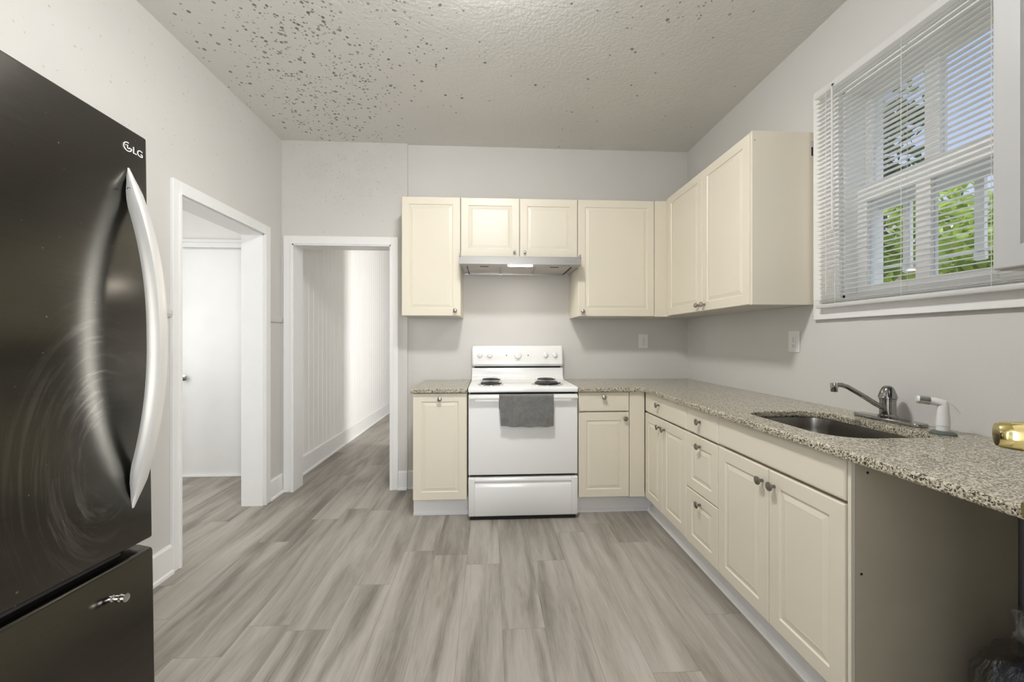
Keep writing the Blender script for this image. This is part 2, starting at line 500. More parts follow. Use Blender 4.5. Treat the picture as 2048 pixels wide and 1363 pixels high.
def mat_brick():
    m, nt, b = new_mat('pinkish_brick')
    setp(b, rough=0.85)
    bt = N(nt, 'ShaderNodeTexBrick')
    bt.inputs['Color1'].default_value = (0.50, 0.33, 0.26, 1)
    bt.inputs['Color2'].default_value = (0.60, 0.42, 0.34, 1)
    bt.inputs['Mortar'].default_value = (0.62, 0.58, 0.53, 1)
    bt.inputs['Scale'].default_value = 1.0
    bt.inputs['Brick Width'].default_value = 0.22
    bt.inputs['Row Height'].default_value = 0.075
    bt.inputs['Mortar Size'].default_value = 0.008
    mp = N(nt, 'ShaderNodeMapping')
    mp.inputs['Rotation'].default_value = (R(90), 0, R(90))
    nt.links.new(coords(nt), mp.inputs[0])
    sp = N(nt, 'ShaderNodeSeparateXYZ')
    nt.links.new(coords(nt), sp.inputs[0])
    cb = N(nt, 'ShaderNodeCombineXYZ')
    nt.links.new(math_n(nt, 'ADD', sp.outputs[0], sp.outputs[1]), cb.inputs[0])
    nt.links.new(sp.outputs[2], cb.inputs[1])
    nt.links.new(cb.outputs[0], bt.inputs['Vector'])
    nt.links.new(bt.outputs[0], b.inputs['Base Color'])
    return m
M_brick = mat_brick()
M_roof = simple('grey_shingles', (0.17, 0.16, 0.16), 0.9, mottle=0.3, mscale=12)
M_ground = simple('pale_bounce_ground', (0.46, 0.45, 0.42), 0.95, mottle=0.3, mscale=3)  # unseen ground made pale to bounce light up onto the blind slats

# ------------------------------------------------------------------ mesh helpers
def BM():
    return bmesh.new()

def obj(name, bm, mat, parent=None, smooth=False, loc=None):
    bmesh.ops.recalc_face_normals(bm, faces=bm.faces[:])
    me = bpy.data.meshes.new(name)
    bm.to_mesh(me)
    bm.free()
    me.materials.append(mat)
    if smooth:
        for p in me.polygons:
            p.use_smooth = True
        try:
            me.set_sharp_from_angle(angle=R(38))
        except Exception:
            pass
    o = bpy.data.objects.new(name, me)
    COL.objects.link(o)
    if parent is not None:
        o.parent = parent
    if loc:
        o.location = loc
    return o

def bevel_mod(o, w, seg=2, ang=40):
    md = o.modifiers.new('bevel', 'BEVEL')
    md.width = w
    md.segments = seg
    md.limit_method = 'ANGLE'
    md.angle_limit = R(ang)
    return o

def box(bm, x0, x1, y0, y1, z0, z1, bev=0.0, seg=2):
    x0, x1 = min(x0, x1), max(x0, x1)
    y0, y1 = min(y0, y1), max(y0, y1)
    z0, z1 = min(z0, z1), max(z0, z1)
    vs = [bm.verts.new(p) for p in ((x0, y0, z0), (x1, y0, z0), (x1, y1, z0), (x0, y1, z0), (x0, y0, z1), (x1, y0, z1), (x1, y1, z1), (x0, y1, z1))]
    fs = [bm.faces.new([vs[i] for i in q]) for q in ((0, 3, 2, 1), (4, 5, 6, 7), (0, 1, 5, 4), (1, 2, 6, 5), (2, 3, 7, 6), (3, 0, 4, 7))]
    if bev > 0:
        es = list({e for f in fs for e in f.edges})
        bmesh.ops.bevel(bm, geom=es, offset=bev, segments=seg, affect='EDGES', profile=0.5, clamp_overlap=True)
    return bm

def prism(bm, poly, axis, a0, a1):
    """extrude a 2D polygon along axis 0/1/2; poly gives the other two coordinates in order"""
    def P(p, a):
        return (a, p[0], p[1]) if axis == 0 else ((p[0], a, p[1]) if axis == 1 else (p[0], p[1], a))
    v0 = [bm.verts.new(P(p, a0)) for p in poly]
    v1 = [bm.verts.new(P(p, a1)) for p in poly]
    n = len(poly)
    bm.faces.new(v0)
    bm.faces.new(v1[::-1])
    for i in range(n):
        bm.faces.new((v0[i], v0[(i + 1) % n], v1[(i + 1) % n], v1[i]))
    return bm

def lathe(bm, prof, segs=24, M=None):
    """prof: list of (radius, height) along +Z; M places it"""
    M = M or Matrix()
    rings = []
    for r, h in prof:
        if r < 1e-6:
            rings.append([bm.verts.new(M @ Vector((0, 0, h)))])
        else:
            rings.append([bm.verts.new(M @ Vector((r * math.cos(2 * PI * k / segs), r * math.sin(2 * PI * k / segs), h))) for k in range(segs)])
    for a, b in zip(rings, rings[1:]):
        for k in range(segs):
            k2 = (k + 1) % segs
            if len(a) == 1 and len(b) == 1:
                continue
            if len(a) == 1:
                bm.faces.new((a[0], b[k], b[k2]))
            elif len(b) == 1:
                bm.faces.new((a[k], a[k2], b[0]))
            else:
                bm.faces.new((a[k], a[k2], b[k2], b[k]))
    for rg in (rings[0], rings[-1]):
        if len(rg) > 2:
            bm.faces.new(rg)
    return bm

def tube(bm, pts, rad, segs=10, flat=1.0, caps=True):
    pts = [Vector(p) for p in pts]
    n = len(pts)
    rings = []
    up = None
    for i, p in enumerate(pts):
        d = (pts[min(i + 1, n - 1)] - pts[max(i - 1, 0)]).normalized()
        if up is None:
            up = Vector((0, 0, 1)) if abs(d.z) < 0.9 else Vector((1, 0, 0))
        u = (up - d * up.dot(d)).normalized()
        up = u
        w = d.cross(u)
        r = rad(i / (n - 1)) if callable(rad) else rad
        rings.append([bm.verts.new(p + u * (r * flat * math.cos(2 * PI * k / segs)) + w * (r * math.sin(2 * PI * k / segs))) for k in range(segs)])
    for a, b in zip(rings, rings[1:]):
        for k in range(segs):
            bm.faces.new((a[k], a[(k + 1) % segs], b[(k + 1) % segs], b[k]))
    if caps:
        bm.faces.new(rings[0])
        bm.faces.new(rings[-1])
    return bm

def ringed_panel(bm, x0, x1, z0, z1, rings, yb):
    """door or drawer front facing -Y: concentric rectangles (inset, y), then a flat field; back at yb"""
    loops = []
    def loop(i, y):
        return [bm.verts.new(p) for p in ((x0 + i, y, z0 + i), (x1 - i, y, z0 + i), (x1 - i, y, z1 - i), (x0 + i, y, z1 - i))]
    loops.append(loop(0, yb))
    for i, y in rings:
        loops.append(loop(i, y))
    bm.faces.new(loops[0][::-1])
    for a, b in zip(loops, loops[1:]):
        for k in range(4):
            bm.faces.new((a[k], a[(k + 1) % 4], b[(k + 1) % 4], b[k]))
    bm.faces.new(loops[-1])
    return bm

RAISED = lambda fr: [(0.0, 0.004), (0.001, 0.0015), (0.004, 0.0), (fr - 0.004, 0.0), (fr, 0.0055), (fr + 0.004, 0.0058), (fr + 0.027, 0.0012), (fr + 0.0295, 0.0018)]
SLAB = [(0.0, 0.006), (0.002, 0.002), (0.006, 0.0006), (0.010, 0.0)]

def empty(name, loc, rz=0.0):
    o = bpy.data.objects.new(name, None)
    o.empty_display_size = 0.1
    COL.objects.link(o)
    o.location = loc
    o.rotation_euler = (0, 0, rz)
    return o

def tag(o, label, cat, group=None):
    o['label'] = label
    o['category'] = cat
    if group:
        o['group'] = group
    return o

def thing(name, label, cat, loc, rz=0.0, group=None):
    return tag(empty(name, loc, rz), label, cat, group)

def struct(name, bm, mat, smooth=False):
    o = obj(name, bm, mat, None, smooth)
    o['kind'] = 'structure'
    return o

def text_mesh(s, size, depth, M, bold=0.0):
    c = bpy.data.curves.new('lettering', 'FONT')
    c.body = s
    c.size = size
    c.extrude = depth
    c.offset = bold
    c.align_x = 'CENTER'
    c.align_y = 'CENTER'
    o = bpy.data.objects.new('lettering', c)
    COL.objects.link(o)
    bpy.context.view_layer.update()
    me = bpy.data.meshes.new_from_object(o.evaluated_get(bpy.context.evaluated_depsgraph_get()))
    bm = BM()
    bm.from_mesh(me)
    bmesh.ops.transform(bm, matrix=M, verts=bm.verts[:])
    bpy.data.objects.remove(o)
    bpy.data.curves.remove(c)
    bpy.data.meshes.remove(me)
    return bm

# ------------------------------------------------------------------ the room
XL, XR, YB, YBL, ZC, YF = -1.72, 1.732, 3.43, 3.405, 2.903, -0.03
D1A, D1B, D1T = 2.300, 3.130, 2.055         # opening in the left wall
D2A, D2B, D2T = -1.630, -0.825, 2.045       # opening in the back wall
WA, WB, WZ0, WZ1 = 1.257, 1.875, 1.455, 2.465   # window opening in the right wall

bm = BM(); box(bm, -4.2, XR + 0.2, -1.5, 9.2, -0.10, 0.0); struct('floor', bm, M_floor)
bm = BM(); box(bm, -4.2, XR + 0.25, -0.25, 9.2, ZC, ZC + 0.12); struct('ceiling', bm, M_ceil)
bm = BM()
XW = XL - 0.15
box(bm, XW, XL, -0.19, D1A, 0, ZC); box(bm, XW, XL, D1B, YB + 0.12, 0, ZC); box(bm, XW, XL, D1A, D1B, D1T, ZC)
struct('wall_left', bm, M_wall_left)
bm = BM()
box(bm, D2B, -0.695, YBL, YB + 0.12, 0, ZC); box(bm, XL, D2A, YBL, YB + 0.12, 0, ZC); box(bm, D2A, D2B, YBL, YB + 0.12, D2T, ZC)
o = struct('wall_alcove', bm, M_wall_mould)
bm = BM(); box(bm, -0.695, XR + 0.16, YB, YB + 0.12, 0, ZC); struct('wall_back', bm, M_wall)
bm = BM()
box(bm, XR, XR + 0.16, -0.19, WA, 0, ZC); box(bm, XR, XR + 0.16, WB, YB, 0, ZC)
box(bm, XR, XR + 0.16, WA, WB, 0, WZ0); box(bm, XR, XR + 0.16, WA, WB, WZ1, ZC)
struct('wall_right', bm, M_wall)
bm = BM()
box(bm, XL, -0.46, YF - 0.16, YF, 0, ZC); box(bm, 0.46, XR, YF - 0.16, YF, 0, ZC); box(bm, -0.46, 0.46, YF - 0.16, YF, 2.08, ZC)
struct('wall_front', bm, M_wall)

# casings of the two inner openings (mitred flat boards with an inner bead), jamb linings
def casing_left():
    bm = BM()
    x0, x1 = XL, XL + 0.020
    for (a, b, c, d) in ((D1A - 0.055, D1A, 0, D1T + 0.070), (D1B, D1B + 0.072, 0, D1T + 0.070), (D1A, D1B, D1T, D1T + 0.070)):
        box(bm, x0, x1, a, b, c, d, 0.003)
    for (a, b, c, d) in ((D1B - 0.002, D1B + 0.014, 0, D1T), (D1A - 0.014, D1A + 0.002, 0, D1T), (D1A, D1B, D1T - 0.002, D1T + 0.014)):
        box(bm, x0, x1 + 0.006, a, b, c, d, 0.002)
    # jamb lining
    box(bm, XW - 0.002, x0 + 0.004, D1B - 0.012, D1B, 0, D1T)
    box(bm, XW - 0.002, x0 + 0.004, D1A, D1A + 0.012, 0, D1T)
    box(bm, XW - 0.002, x0 + 0.004, D1A, D1B, D1T - 0.012, D1T)
    return struct('trim_1', bm, M_trim)
casing_left()
def casing_back():
    bm = BM()
    y1, y0 = YBL, YBL - 0.020
    for (a, b, c, d) in ((D2A - 0.068, D2A, 0, D2T + 0.066), (D2B, D2B + 0.056, 0, D2T + 0.066), (D2A, D2B, D2T, D2T + 0.066)):
        box(bm, a, b, y0, y1, c, d, 0.003)
    for (a, b, c, d) in ((D2A - 0.014, D2A + 0.002, 0, D2T), (D2B - 0.002, D2B + 0.012, 0, D2T), (D2A, D2B, D2T - 0.002, D2T + 0.014)):
        box(bm, a, b, y0 - 0.006, y1, c, d, 0.002)
    box(bm, D2A, D2A + 0.012, y0, YB + 0.125, 0, D2T)
    box(bm, D2B - 0.012, D2B, y0, YB + 0.125, 0, D2T)
    box(bm, D2A, D2B, y0, YB + 0.125, D2T - 0.012, D2T)
    return struct('trim_2', bm, M_trim)
casing_back()

def baseboard(name, axis, p, q, at, out, h=0.155, t=0.016):
    """skirting with a small shoe at the floor; axis 0 runs along x, 1 along y"""
    bm = BM()
    prof = [(0, 0), (out * (t + 0.012), 0), (out * (t + 0.010), 0.014), (out * t, 0.020), (out * t, h - 0.012), (out * (t - 0.006), h), (0, h)]
    if axis == 1:
        prism(bm, [(at + a, z) for a, z in prof], 1, p, q)
    else:
        prism(bm, [(at + a, z) for a, z in prof], 0, p, q)
    return struct(name, bm, M_trim)
baseboard('baseboard_left', 1, -0.02, D1A - 0.056, XL, 1)
baseboard('baseboard_corner', 1, D1B + 0.073, YBL - 0.001, XL, 1)
baseboard('baseboard_back', 0, D2B + 0.057, -0.695, YBL, -1)
baseboard('baseboard_stove', 0, -0.694, -0.545, YB, -1)

# picture/chair rail on the left wall
bm = BM()
prism(bm, [(XL, 1.372), (XL + 0.012, 1.376), (XL + 0.018, 1.392), (XL + 0.018, 1.408), (XL + 0.010, 1.414), (XL, 1.420)], 1, 0.0, D1A - 0.056)
prism(bm, [(XL, 1.392), (XL + 0.012, 1.396), (XL + 0.016, 1.410), (XL + 0.016, 1.428), (XL + 0.010, 1.434), (XL, 1.440)], 1, D1B + 0.073, YBL - 0.001)
struct('trim_3', bm, M_wall)

# ------------------------------------------------------------------ side room beyond the left opening
bm = BM()
box(bm, -4.1, XW - 0.001, 3.86, 3.96, 0, ZC)
struct('wall_side_room', bm, M_white_room)
bm = BM()
box(bm, -4.2, -4.1, 0.8, 3.96, 0, ZC); box(bm, -4.1, XW, 0.8, 0.9, 0, ZC)
struct('wall_side_room_far', bm, M_white_room)
bm = BM()
box(bm, -3.30, -1.95, 3.835, 3.858, 2.105, 2.175, 0.003)
box(bm, -3.30, -1.95, 3.815, 3.858, 2.150, 2.178, 0.003)
box(bm, -3.30, -1.90, 3.800, 3.821, 0.0, 0.018, 0.004)
struct('trim_4', bm, M_trim)
dr = empty('door_2', (-2.4, 3.858, 0.001)); dr['kind'] = 'structure'
bm = BM(); box(bm, -0.44, 0.50, -0.036, -0.002, 0.0, 2.085, 0.002); obj('door_leaf', bm, M_trim, dr)
bm = BM(); lathe(bm, [(0.026, 0), (0.026, 0.006), (0.010, 0.010), (0.010, 0.030), (0.022, 0.036), (0.027, 0.048), (0.022, 0.060), (0.0, 0.064)], 20, Matrix.Translation((-0.40, -0.036, 0.905)) @ Matrix.Rotation(R(90), 4, 'X'))
k = obj('door_knob', bm, M_chrome, dr, True)

# ------------------------------------------------------------------ hall beyond the back opening
HX = -1.752
bm = BM()
# tongue and groove boarding: one wall with V grooves
edges = [YB + 0.12 + 0.001]
y = YB + 0.12
pts = [(HX - 0.10, YB + 0.121), (HX, YB + 0.121)]
w = 0.105
k = 0
yy = YB + 0.121 + w
while yy < 9.0:
    g = 0.004 if k % 3 else 0.006
    pts += [(HX, yy - g), (HX - 0.005, yy), (HX, yy + g)]
    yy += w
    k += 1
pts += [(HX, 9.0), (HX - 0.10, 9.0)]
prism(bm, pts, 2, 0, ZC)
struct('wall_hall_left', bm, M_white_room)
baseboard('baseboard_hall', 1, YB + 0.13, 9.0, HX, 1, 0.175)
bm = BM(); box(bm, -0.76, -0.66, YB + 0.12, 4.65, 0, ZC); box(bm, -0.76, XR, 6.6, 6.7, 0, ZC); struct('wall_hall_right', bm, M_white_room)
bm = BM(); box(bm, -1.85, 1.9, 9.0, 9.1, 0, ZC); struct('wall_hall_end', bm, M_white_room)
bm = BM(); box(bm, XR, XR + 0.16, YB + 0.12, 6.7, 0, ZC); struct('wall_hall_far', bm, M_white_room)

# ------------------------------------------------------------------ window in the right wall
win = empty('window_1', (XR, (WA + WB) / 2, WZ0)); win['kind'] = 'structure'
WO = Vector(win.location)
def wpart(name, f, mat, parent=win, smooth=False):
    b_ = BM(); f(b_)
    bmesh.ops.translate(b_, verts=b_.verts[:], vec=-WO)
    return obj(name, b_, mat, parent, smooth)
CA, CB, CZ0, CZ1 = 1.098, 2.034, 1.357, 2.552
def f(b_):
    t0, t1 = XR - 0.020, XR
    box(b_, t0, t1, CA, CB, CZ0, WZ0, 0.003)
    box(b_, t0, t1, CA, CB, WZ1, CZ1, 0.003)
    box(b_, t0, t1, CA, WA, WZ0, WZ1, 0.003)
    box(b_, t0, t1, WB, CB, WZ0, WZ1, 0.003)
wpart('window_casing', f, M_trim)
def f(b_):
    box(b_, XR, XR + 0.16, WB - 0.012, WB, WZ0, WZ1); box(b_, XR, XR + 0.16, WA, WA + 0.012, WZ0, WZ1)
    box(b_, XR, XR + 0.16, WA, WB, WZ1 - 0.012, WZ1); box(b_, XR, XR + 0.16, WA, WB, WZ0, WZ0 + 0.014)
wpart('window_jamb', f, M_trim)
ym = (WA + WB) / 2
def sash(x, z0, z1, st, top, bot, name):
    y0, y1 = WA + 0.012, WB - 0.012
    def f(b_):
        box(b_, x, x + 0.036, y0, y0 + st, z0, z1, 0.002); box(b_, x, x + 0.036, y1 - st, y1, z0, z1, 0.002)
        box(b_, x, x + 0.036, y0 + st, y1 - st, z1 - top, z1, 0.002); box(b_, x, x + 0.036, y0 + st, y1 - st, z0, z0 + bot, 0.002)
        box(b_, x, x + 0.036, ym - 0.029, ym + 0.029, z0 + bot, z1 - top, 0.002)
    s_ = wpart(name, f, M_trim)
    for (a, b) in ((y0 + st, ym - 0.029), (ym + 0.029, y1 - st)):
        def g(b_):
            box(b_, x + 0.016, x + 0.020, a, b, z0 + bot, z1 - top)
        wpart('pane', g, M_glass, s_)
sash(XR + 0.062, WZ0 + 0.014, 1.985, 0.050, 0.075, 0.040, 'lower_sash')
sash(XR + 0.102, 1.955, WZ1 - 0.012, 0.030, 0.040, 0.055, 'upper_sash')
# storm frame outside the lower sash with a slim upright before each light
def f(b_):
    x = XR + 0.185
    for yc in (1.470, 1.745):
        box(b_, x + 0.002, x + 0.017, yc - 0.016, yc + 0.016, 1.60, 1.889)
        box(b_, x, x + 0.018, yc - 0.020, yc + 0.020, 1.565, 1.599, 0.006)
    box(b_, x + 0.019, x + 0.030, WA - 0.02, WB + 0.02, 1.60, 1.615, 0.002)
    box(b_, x, x + 0.020, WA - 0.02, WB + 0.02, 1.89, 1.96, 0.003)
    box(b_, x - 0.03, x + 0.02, WB - 0.004, WB + 0.03, WZ0, WZ1); box(b_, x - 0.03, x + 0.02, WA - 0.03, WA + 0.004, WZ0, WZ1)
wpart('storm_guard', f, M_trim)

# ------------------------------------------------------------------ blind in front of the window
BX = XR - 0.043
bl = thing('window_blind', 'white mini blind with open slats hanging over the window above the sink', 'blind', (BX, 1.56, 1.413))
BO = Vector(bl.location)
B0, B1 = 1.140, 1.978
def bpart(name, f, mat, smooth=False):
    b_ = BM(); f(b_)
    bmesh.ops.translate(b_, verts=b_.verts[:], vec=-BO)
    return obj(name, b_, mat, bl, smooth)
bpart('head_rail', lambda b_: box(b_, BX - 0.018, BX + 0.018, B0, B1, 2.487, 2.522, 0.002), M_blind)
bpart('bottom_rail', lambda b_: box(b_, BX - 0.014, BX + 0.014, B0, B1, 1.413, 1.432, 0.005), M_blind, True)
def f(b_):
    zs = [1.440, 1.445, 1.450] + [1.4725 + 0.0225 * i for i in range(45)]
    tilt = R(1)
    for z in zs:
        prof = []
        for k in range(6):
            u = -0.0125 + 0.005 * k
            c = 0.0016 * (1 - (u / 0.0125) ** 2)
            prof.append((u * math.cos(tilt), u * math.sin(tilt) + c))
        poly = [(BX + a, z + c) for a, c in prof] + [(BX + a, z + c - 0.0007) for a, c in prof[::-1]]
        prism(b_, poly, 1, B0 + 0.003, B1 - 0.003)
bpart('slats', f, M_blind)
for yc in (1.25, 1.545, 1.86):
    def f(b_):
        for dx in (-0.0135, 0.0135):
            tube(b_, [(BX + dx, yc, 1.43), (BX + dx, yc, 1.9), (BX + dx, yc, 2.49)], 0.0008, 5)
        for i in range(45):
            z = 1.4725 + 0.0225 * i - 0.003
            tube(b_, [(BX - 0.0135, yc, z), (BX + 0.0135, yc, z)], 0.0006, 4)
    bpart('ladder_cord', f, M_cord)
bpart('tilt_wand', lambda b_: tube(b_, [(BX - 0.026, 1.862, 2.487), (BX - 0.028, 1.860, 2.2), (BX - 0.028, 1.858, 1.787)], 0.0042, 8), M_blind, True)
bpart('wand_hook', lambda b_: tube(b_, [(BX - 0.017, 1.862, 2.500), (BX - 0.024, 1.862, 2.498), (BX - 0.026, 1.862, 2.486)], 0.003, 6), M_screw)
bpart('lift_cord', lambda b_: tube(b_, [(BX - 0.02, 1.905, 2.487), (BX - 0.021, 1.905, 1.9), (BX - 0.021, 1.903, 1.475)], 0.0012, 6), M_cord)

# ------------------------------------------------------------------ cabinets
CS = 0.018
def knob(parent, x, z, y, kind):
    """cabinet knob on a front facing -Y"""
    Mx = Matrix.Translation((x, y, z)) @ Matrix.Rotation(R(90), 4, 'X')
    b_ = BM()
    if kind == 'disc':
        lathe(b_, [(0.0065, 0), (0.0060, 0.014), (0.0085, 0.018), (0.0160, 0.0205), (0.0175, 0.0235), (0.0165, 0.0262), (0.010, 0.0280), (0.0, 0.0285)], 24, Mx)
        m = M_dnickel
    elif kind == 'round':
        lathe(b_, [(0.0090, 0), (0.0075, 0.006), (0.0065, 0.014), (0.0120, 0.018), (0.0165, 0.023), (0.0160, 0.029), (0.0105, 0.0335), (0.0, 0.0350)], 24, Mx)
        m = M_nickel
    else:   # small faceted chrome
        lathe(b_, [(0.0075, 0), (0.0060, 0.006), (0.0060, 0.012), (0.0105, 0.017), (0.0115, 0.021), (0.0075, 0.027), (0.0, 0.0285)], 8, Mx)
        m = M_chrome
    return obj('knob', b_, m, parent, kind != 'facet')

def front(parent, name, x0, x1, z0, z1, style, kn=None, knk='disc', mat=None, fr=0.060, t=0.019):
    """door / drawer front whose face lies at local y = 0"""
    b_ = BM()
    g = 0.0016
    if style == 'raised':
        ringed_panel(b_, x0 + g, x1 - g, z0 + g, z1 - g, RAISED(fr), t)
    else:
        ringed_panel(b_, x0 + g, x1 - g, z0 + g, z1 - g, SLAB, t)
    o = obj(name, b_, mat or M_cream, parent)
    if kn:
        knob(o, kn[0], kn[1], 0.0, knk)
    return o

def carcass(parent, w, d, z0, z1, under=True, mat=None):
    b_ = BM()
    y0 = 0.0205
    box(b_, 0, CS, y0, d, z0, z1); box(b_, w - CS, w, y0, d, z0, z1)
    box(b_, CS, w - CS, y0, d, z1 - CS, z1)
    box(b_, CS, w - CS, d - 0.008, d, z0 + CS, z1 - CS)
    box(b_, CS, w - CS, y0 + 0.012, y0 + 0.018, z0 + CS, z1 - CS)
    obj('cabinet_box', b_, mat or M_cream_in, parent)
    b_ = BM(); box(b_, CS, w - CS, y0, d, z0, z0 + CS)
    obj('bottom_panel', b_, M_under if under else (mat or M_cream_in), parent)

UY, UD = 3.085, 0.343       # upper fronts on the back wall
UZ0, UZ1 = 1.436, 2.347
# left wall cabinet
c = thing('wall_cabinet', 'tall single-door cream wall cabinet left of the range hood', 'cabinet', (-0.674, UY, UZ0))
W_, H_ = 0.446, UZ1 - UZ0
carcass(c, W_, UD, 0, H_)
front(c, 'door', 0, W_, 0.0, H_, 'raised', (W_ - 0.040, 0.040), 'round')
# short cabinet over the hood
c = thing('wall_cabinet', 'short two-door cream wall cabinet directly above the range hood', 'cabinet', (-0.226, UY, 1.891))
W_, H_ = 0.906, UZ1 - 1.891
carcass(c, W_, UD, 0, H_)
front(c, 'door', 0, W_ / 2, 0.0, H_, 'raised', (W_ / 2 - 0.040, 0.038), 'facet', fr=0.062)
front(c, 'door', W_ / 2, W_, 0.0, H_, 'raised', (W_ / 2 + 0.040, 0.038), 'facet', fr=0.062)
# right wall cabinet
c = thing('wall_cabinet', 'tall wide-door cream wall cabinet right of the range hood', 'cabinet', (0.682, UY, UZ0))
W_, H_ = 0.610, UZ1 - UZ0
carcass(c, W_, UD, 0, H_)
front(c, 'door', 0, W_, 0.0, H_, 'raised', (0.036, 0.038), 'round')
# corner filler between the two upper runs
b_ = BM(); box(b_, 1.2935, 1.386, UY + 0.001, UY + 0.020, UZ0, UZ1, 0.001)
box(b_, 1.2935, 1.312, UY + 0.020, UY + 0.30, UZ0, UZ1); box(b_, 1.3885, 1.4065, UY - 0.020, UY + 0.020, UZ0, UZ1 + 0.012); box(b_, 1.386, 1.3885, UY + 0.001, UY + 0.020, UZ0, UZ1); box(b_, 1.312, 1.4065, UY + 0.020, UY + 0.342, UZ0, UZ0 + 0.018); box(b_, 1.312, 1.4065, UY + 0.020, UY + 0.342, UZ1 - 0.018, UZ1)
bmesh.ops.translate(b_, verts=b_.verts[:], vec=(-1.34, -UY, -UZ0))
o = obj('filler_panel', b_, M_cream_in, None, loc=(1.34, UY, UZ0)); tag(o, 'narrow cream filler strip in the corner between the two upper cabinet runs', 'panel')
# two-door cabinet on the right wall (faces -X)
XU = 1.387
c = thing('wall_cabinet', 'two-door cream wall cabinet on the right wall beside the window', 'cabinet', (XU, 3.064, UZ0 + 0.004), -PI / 2)
W_, H_ = 1.014, 2.362 - UZ0 - 0.004
front(c, 'door', 0.0, 0.512, 0, H_, 'raised', (0.512 - 0.036, 0.042), 'round')
front(c, 'door', 0.512, 0.993, 0, H_, 'raised', (0.512 + 0.034, 0.042), 'round')
b_ = BM()
d = 0.343
box(b_, -0.362, -0.344, 0.0205, d, 0, H_); box(b_, -0.344, W_ - CS, 0.0205, d, H_ - CS, H_); box(b_, CS, W_ - CS, 0.033, 0.04, CS, H_ - CS)
box(b_, 0.996, W_ - CS, 0.002, 0.0205, 0, H_)
obj('cabinet_box', b_, M_cream_in, c)
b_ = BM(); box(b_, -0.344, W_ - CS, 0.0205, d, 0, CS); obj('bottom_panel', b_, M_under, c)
b_ = BM()
nz0, nz1 = 2.232 - UZ0 - 0.004, 2.318 - UZ0 - 0.004
prism(b_, [(0.002, 0), (d, 0), (d, nz0), (d - 0.014, nz0 + 0.006), (d - 0.014, nz1 - 0.006), (d, nz1), (d, H_), (0.002, H_)], 0, W_ - CS, W_)
obj('end_panel', b_, M_cream, c)
b_ = BM(); box(b_, W_ - 0.06, W_ - 0.004, d - 0.013, d - 0.002, nz0 + 0.004, nz1 - 0.004); obj('hanging_bracket', b_, M_screw, c)
b_ = BM(); box(b_, W_ - 0.05, W_ - 0.001, d - 0.012, d - 0.003, nz1 - 0.034, nz1 - 0.004, 0.002); obj('rail_clip', b_, M_wplast, c)
b_ = BM(); lathe(b_, [(0.0022, 0), (0.0022, 0.0008), (0, 0.0009)], 10, Matrix.Translation((W_ , 0.016, H_ - 0.05)) @ Matrix.Rotation(R(90), 4, 'Y')); obj('screw_hole', b_, M_screw, c)
# painted cabinet nearest the camera on the right wall
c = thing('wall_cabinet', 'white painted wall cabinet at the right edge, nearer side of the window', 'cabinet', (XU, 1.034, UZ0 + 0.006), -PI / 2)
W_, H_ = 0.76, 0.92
front(c, 'door', 0, W_ / 2, 0, H_, 'raised', None, mat=M_shaded_cab, fr=0.062)
front(c, 'door', W_ / 2, W_, 0, H_, 'raised', None, mat=M_shaded_cab, fr=0.062)
carcass(c, W_, 0.343, 0, H_, True, M_shaded_cab)

# base cabinets ------------------------------------------------------------
BY, XBF = 2.800, 1.102
BZ0, BZ1 = 0.135, 0.885
GAPZ = 0.742
def base_box(c, w, d, mat=None):
    b_ = BM()
    H = BZ1 - BZ0
    box(b_, 0.0005, CS, 0.0205, d, 0, H); box(b_, w - CS, w - 0.0005, 0.0205, d, 0, H)
    box(b_, CS, w - CS, 0.0205, d, 0, CS); box(b_, CS, w - CS, 0.030, 0.036, CS, H); box(b_, CS, w - CS, d - 0.01, d, CS, H)
    obj('cabinet_box', b_, mat or M_cream_in, c)
c = thing('base_cabinet', 'narrow cream base cabinet left of the stove with one full-height door', 'cabinet', (-0.536, BY, BZ0))
base_box(c, 0.374, 0.60)
front(c, 'door', 0, 0.373, 0.004, BZ1 - BZ0 - 0.003, 'raised', (0.187, 0.708), 'round')
c = thing('base_cabinet', 'cream base cabinet right of the stove with one drawer above one door', 'cabinet', (0.623, BY, BZ0))
base_box(c, 0.368, 0.60)
front(c, 'drawer', 0, 0.367, GAPZ - BZ0 + 0.003, BZ1 - BZ0 - 0.001, 'slab', (0.180, 0.712), 'round')
front(c, 'door', 0, 0.367, 0.001, GAPZ - BZ0 - 0.003, 'raised', (0.334, 0.560), 'disc')
b_ = BM(); box(b_, 0.992, XBF - 0.001, BY + 0.001, BY + 0.019, BZ0, BZ1, 0.001)
bmesh.ops.translate(b_, verts=b_.verts[:], vec=(-1.05, -BY, -BZ0))
o = obj('filler_panel', b_, M_cream_in, None, loc=(1.05, BY, BZ0)); tag(o, 'plain cream corner filler strip under the counter between the two base runs', 'panel')

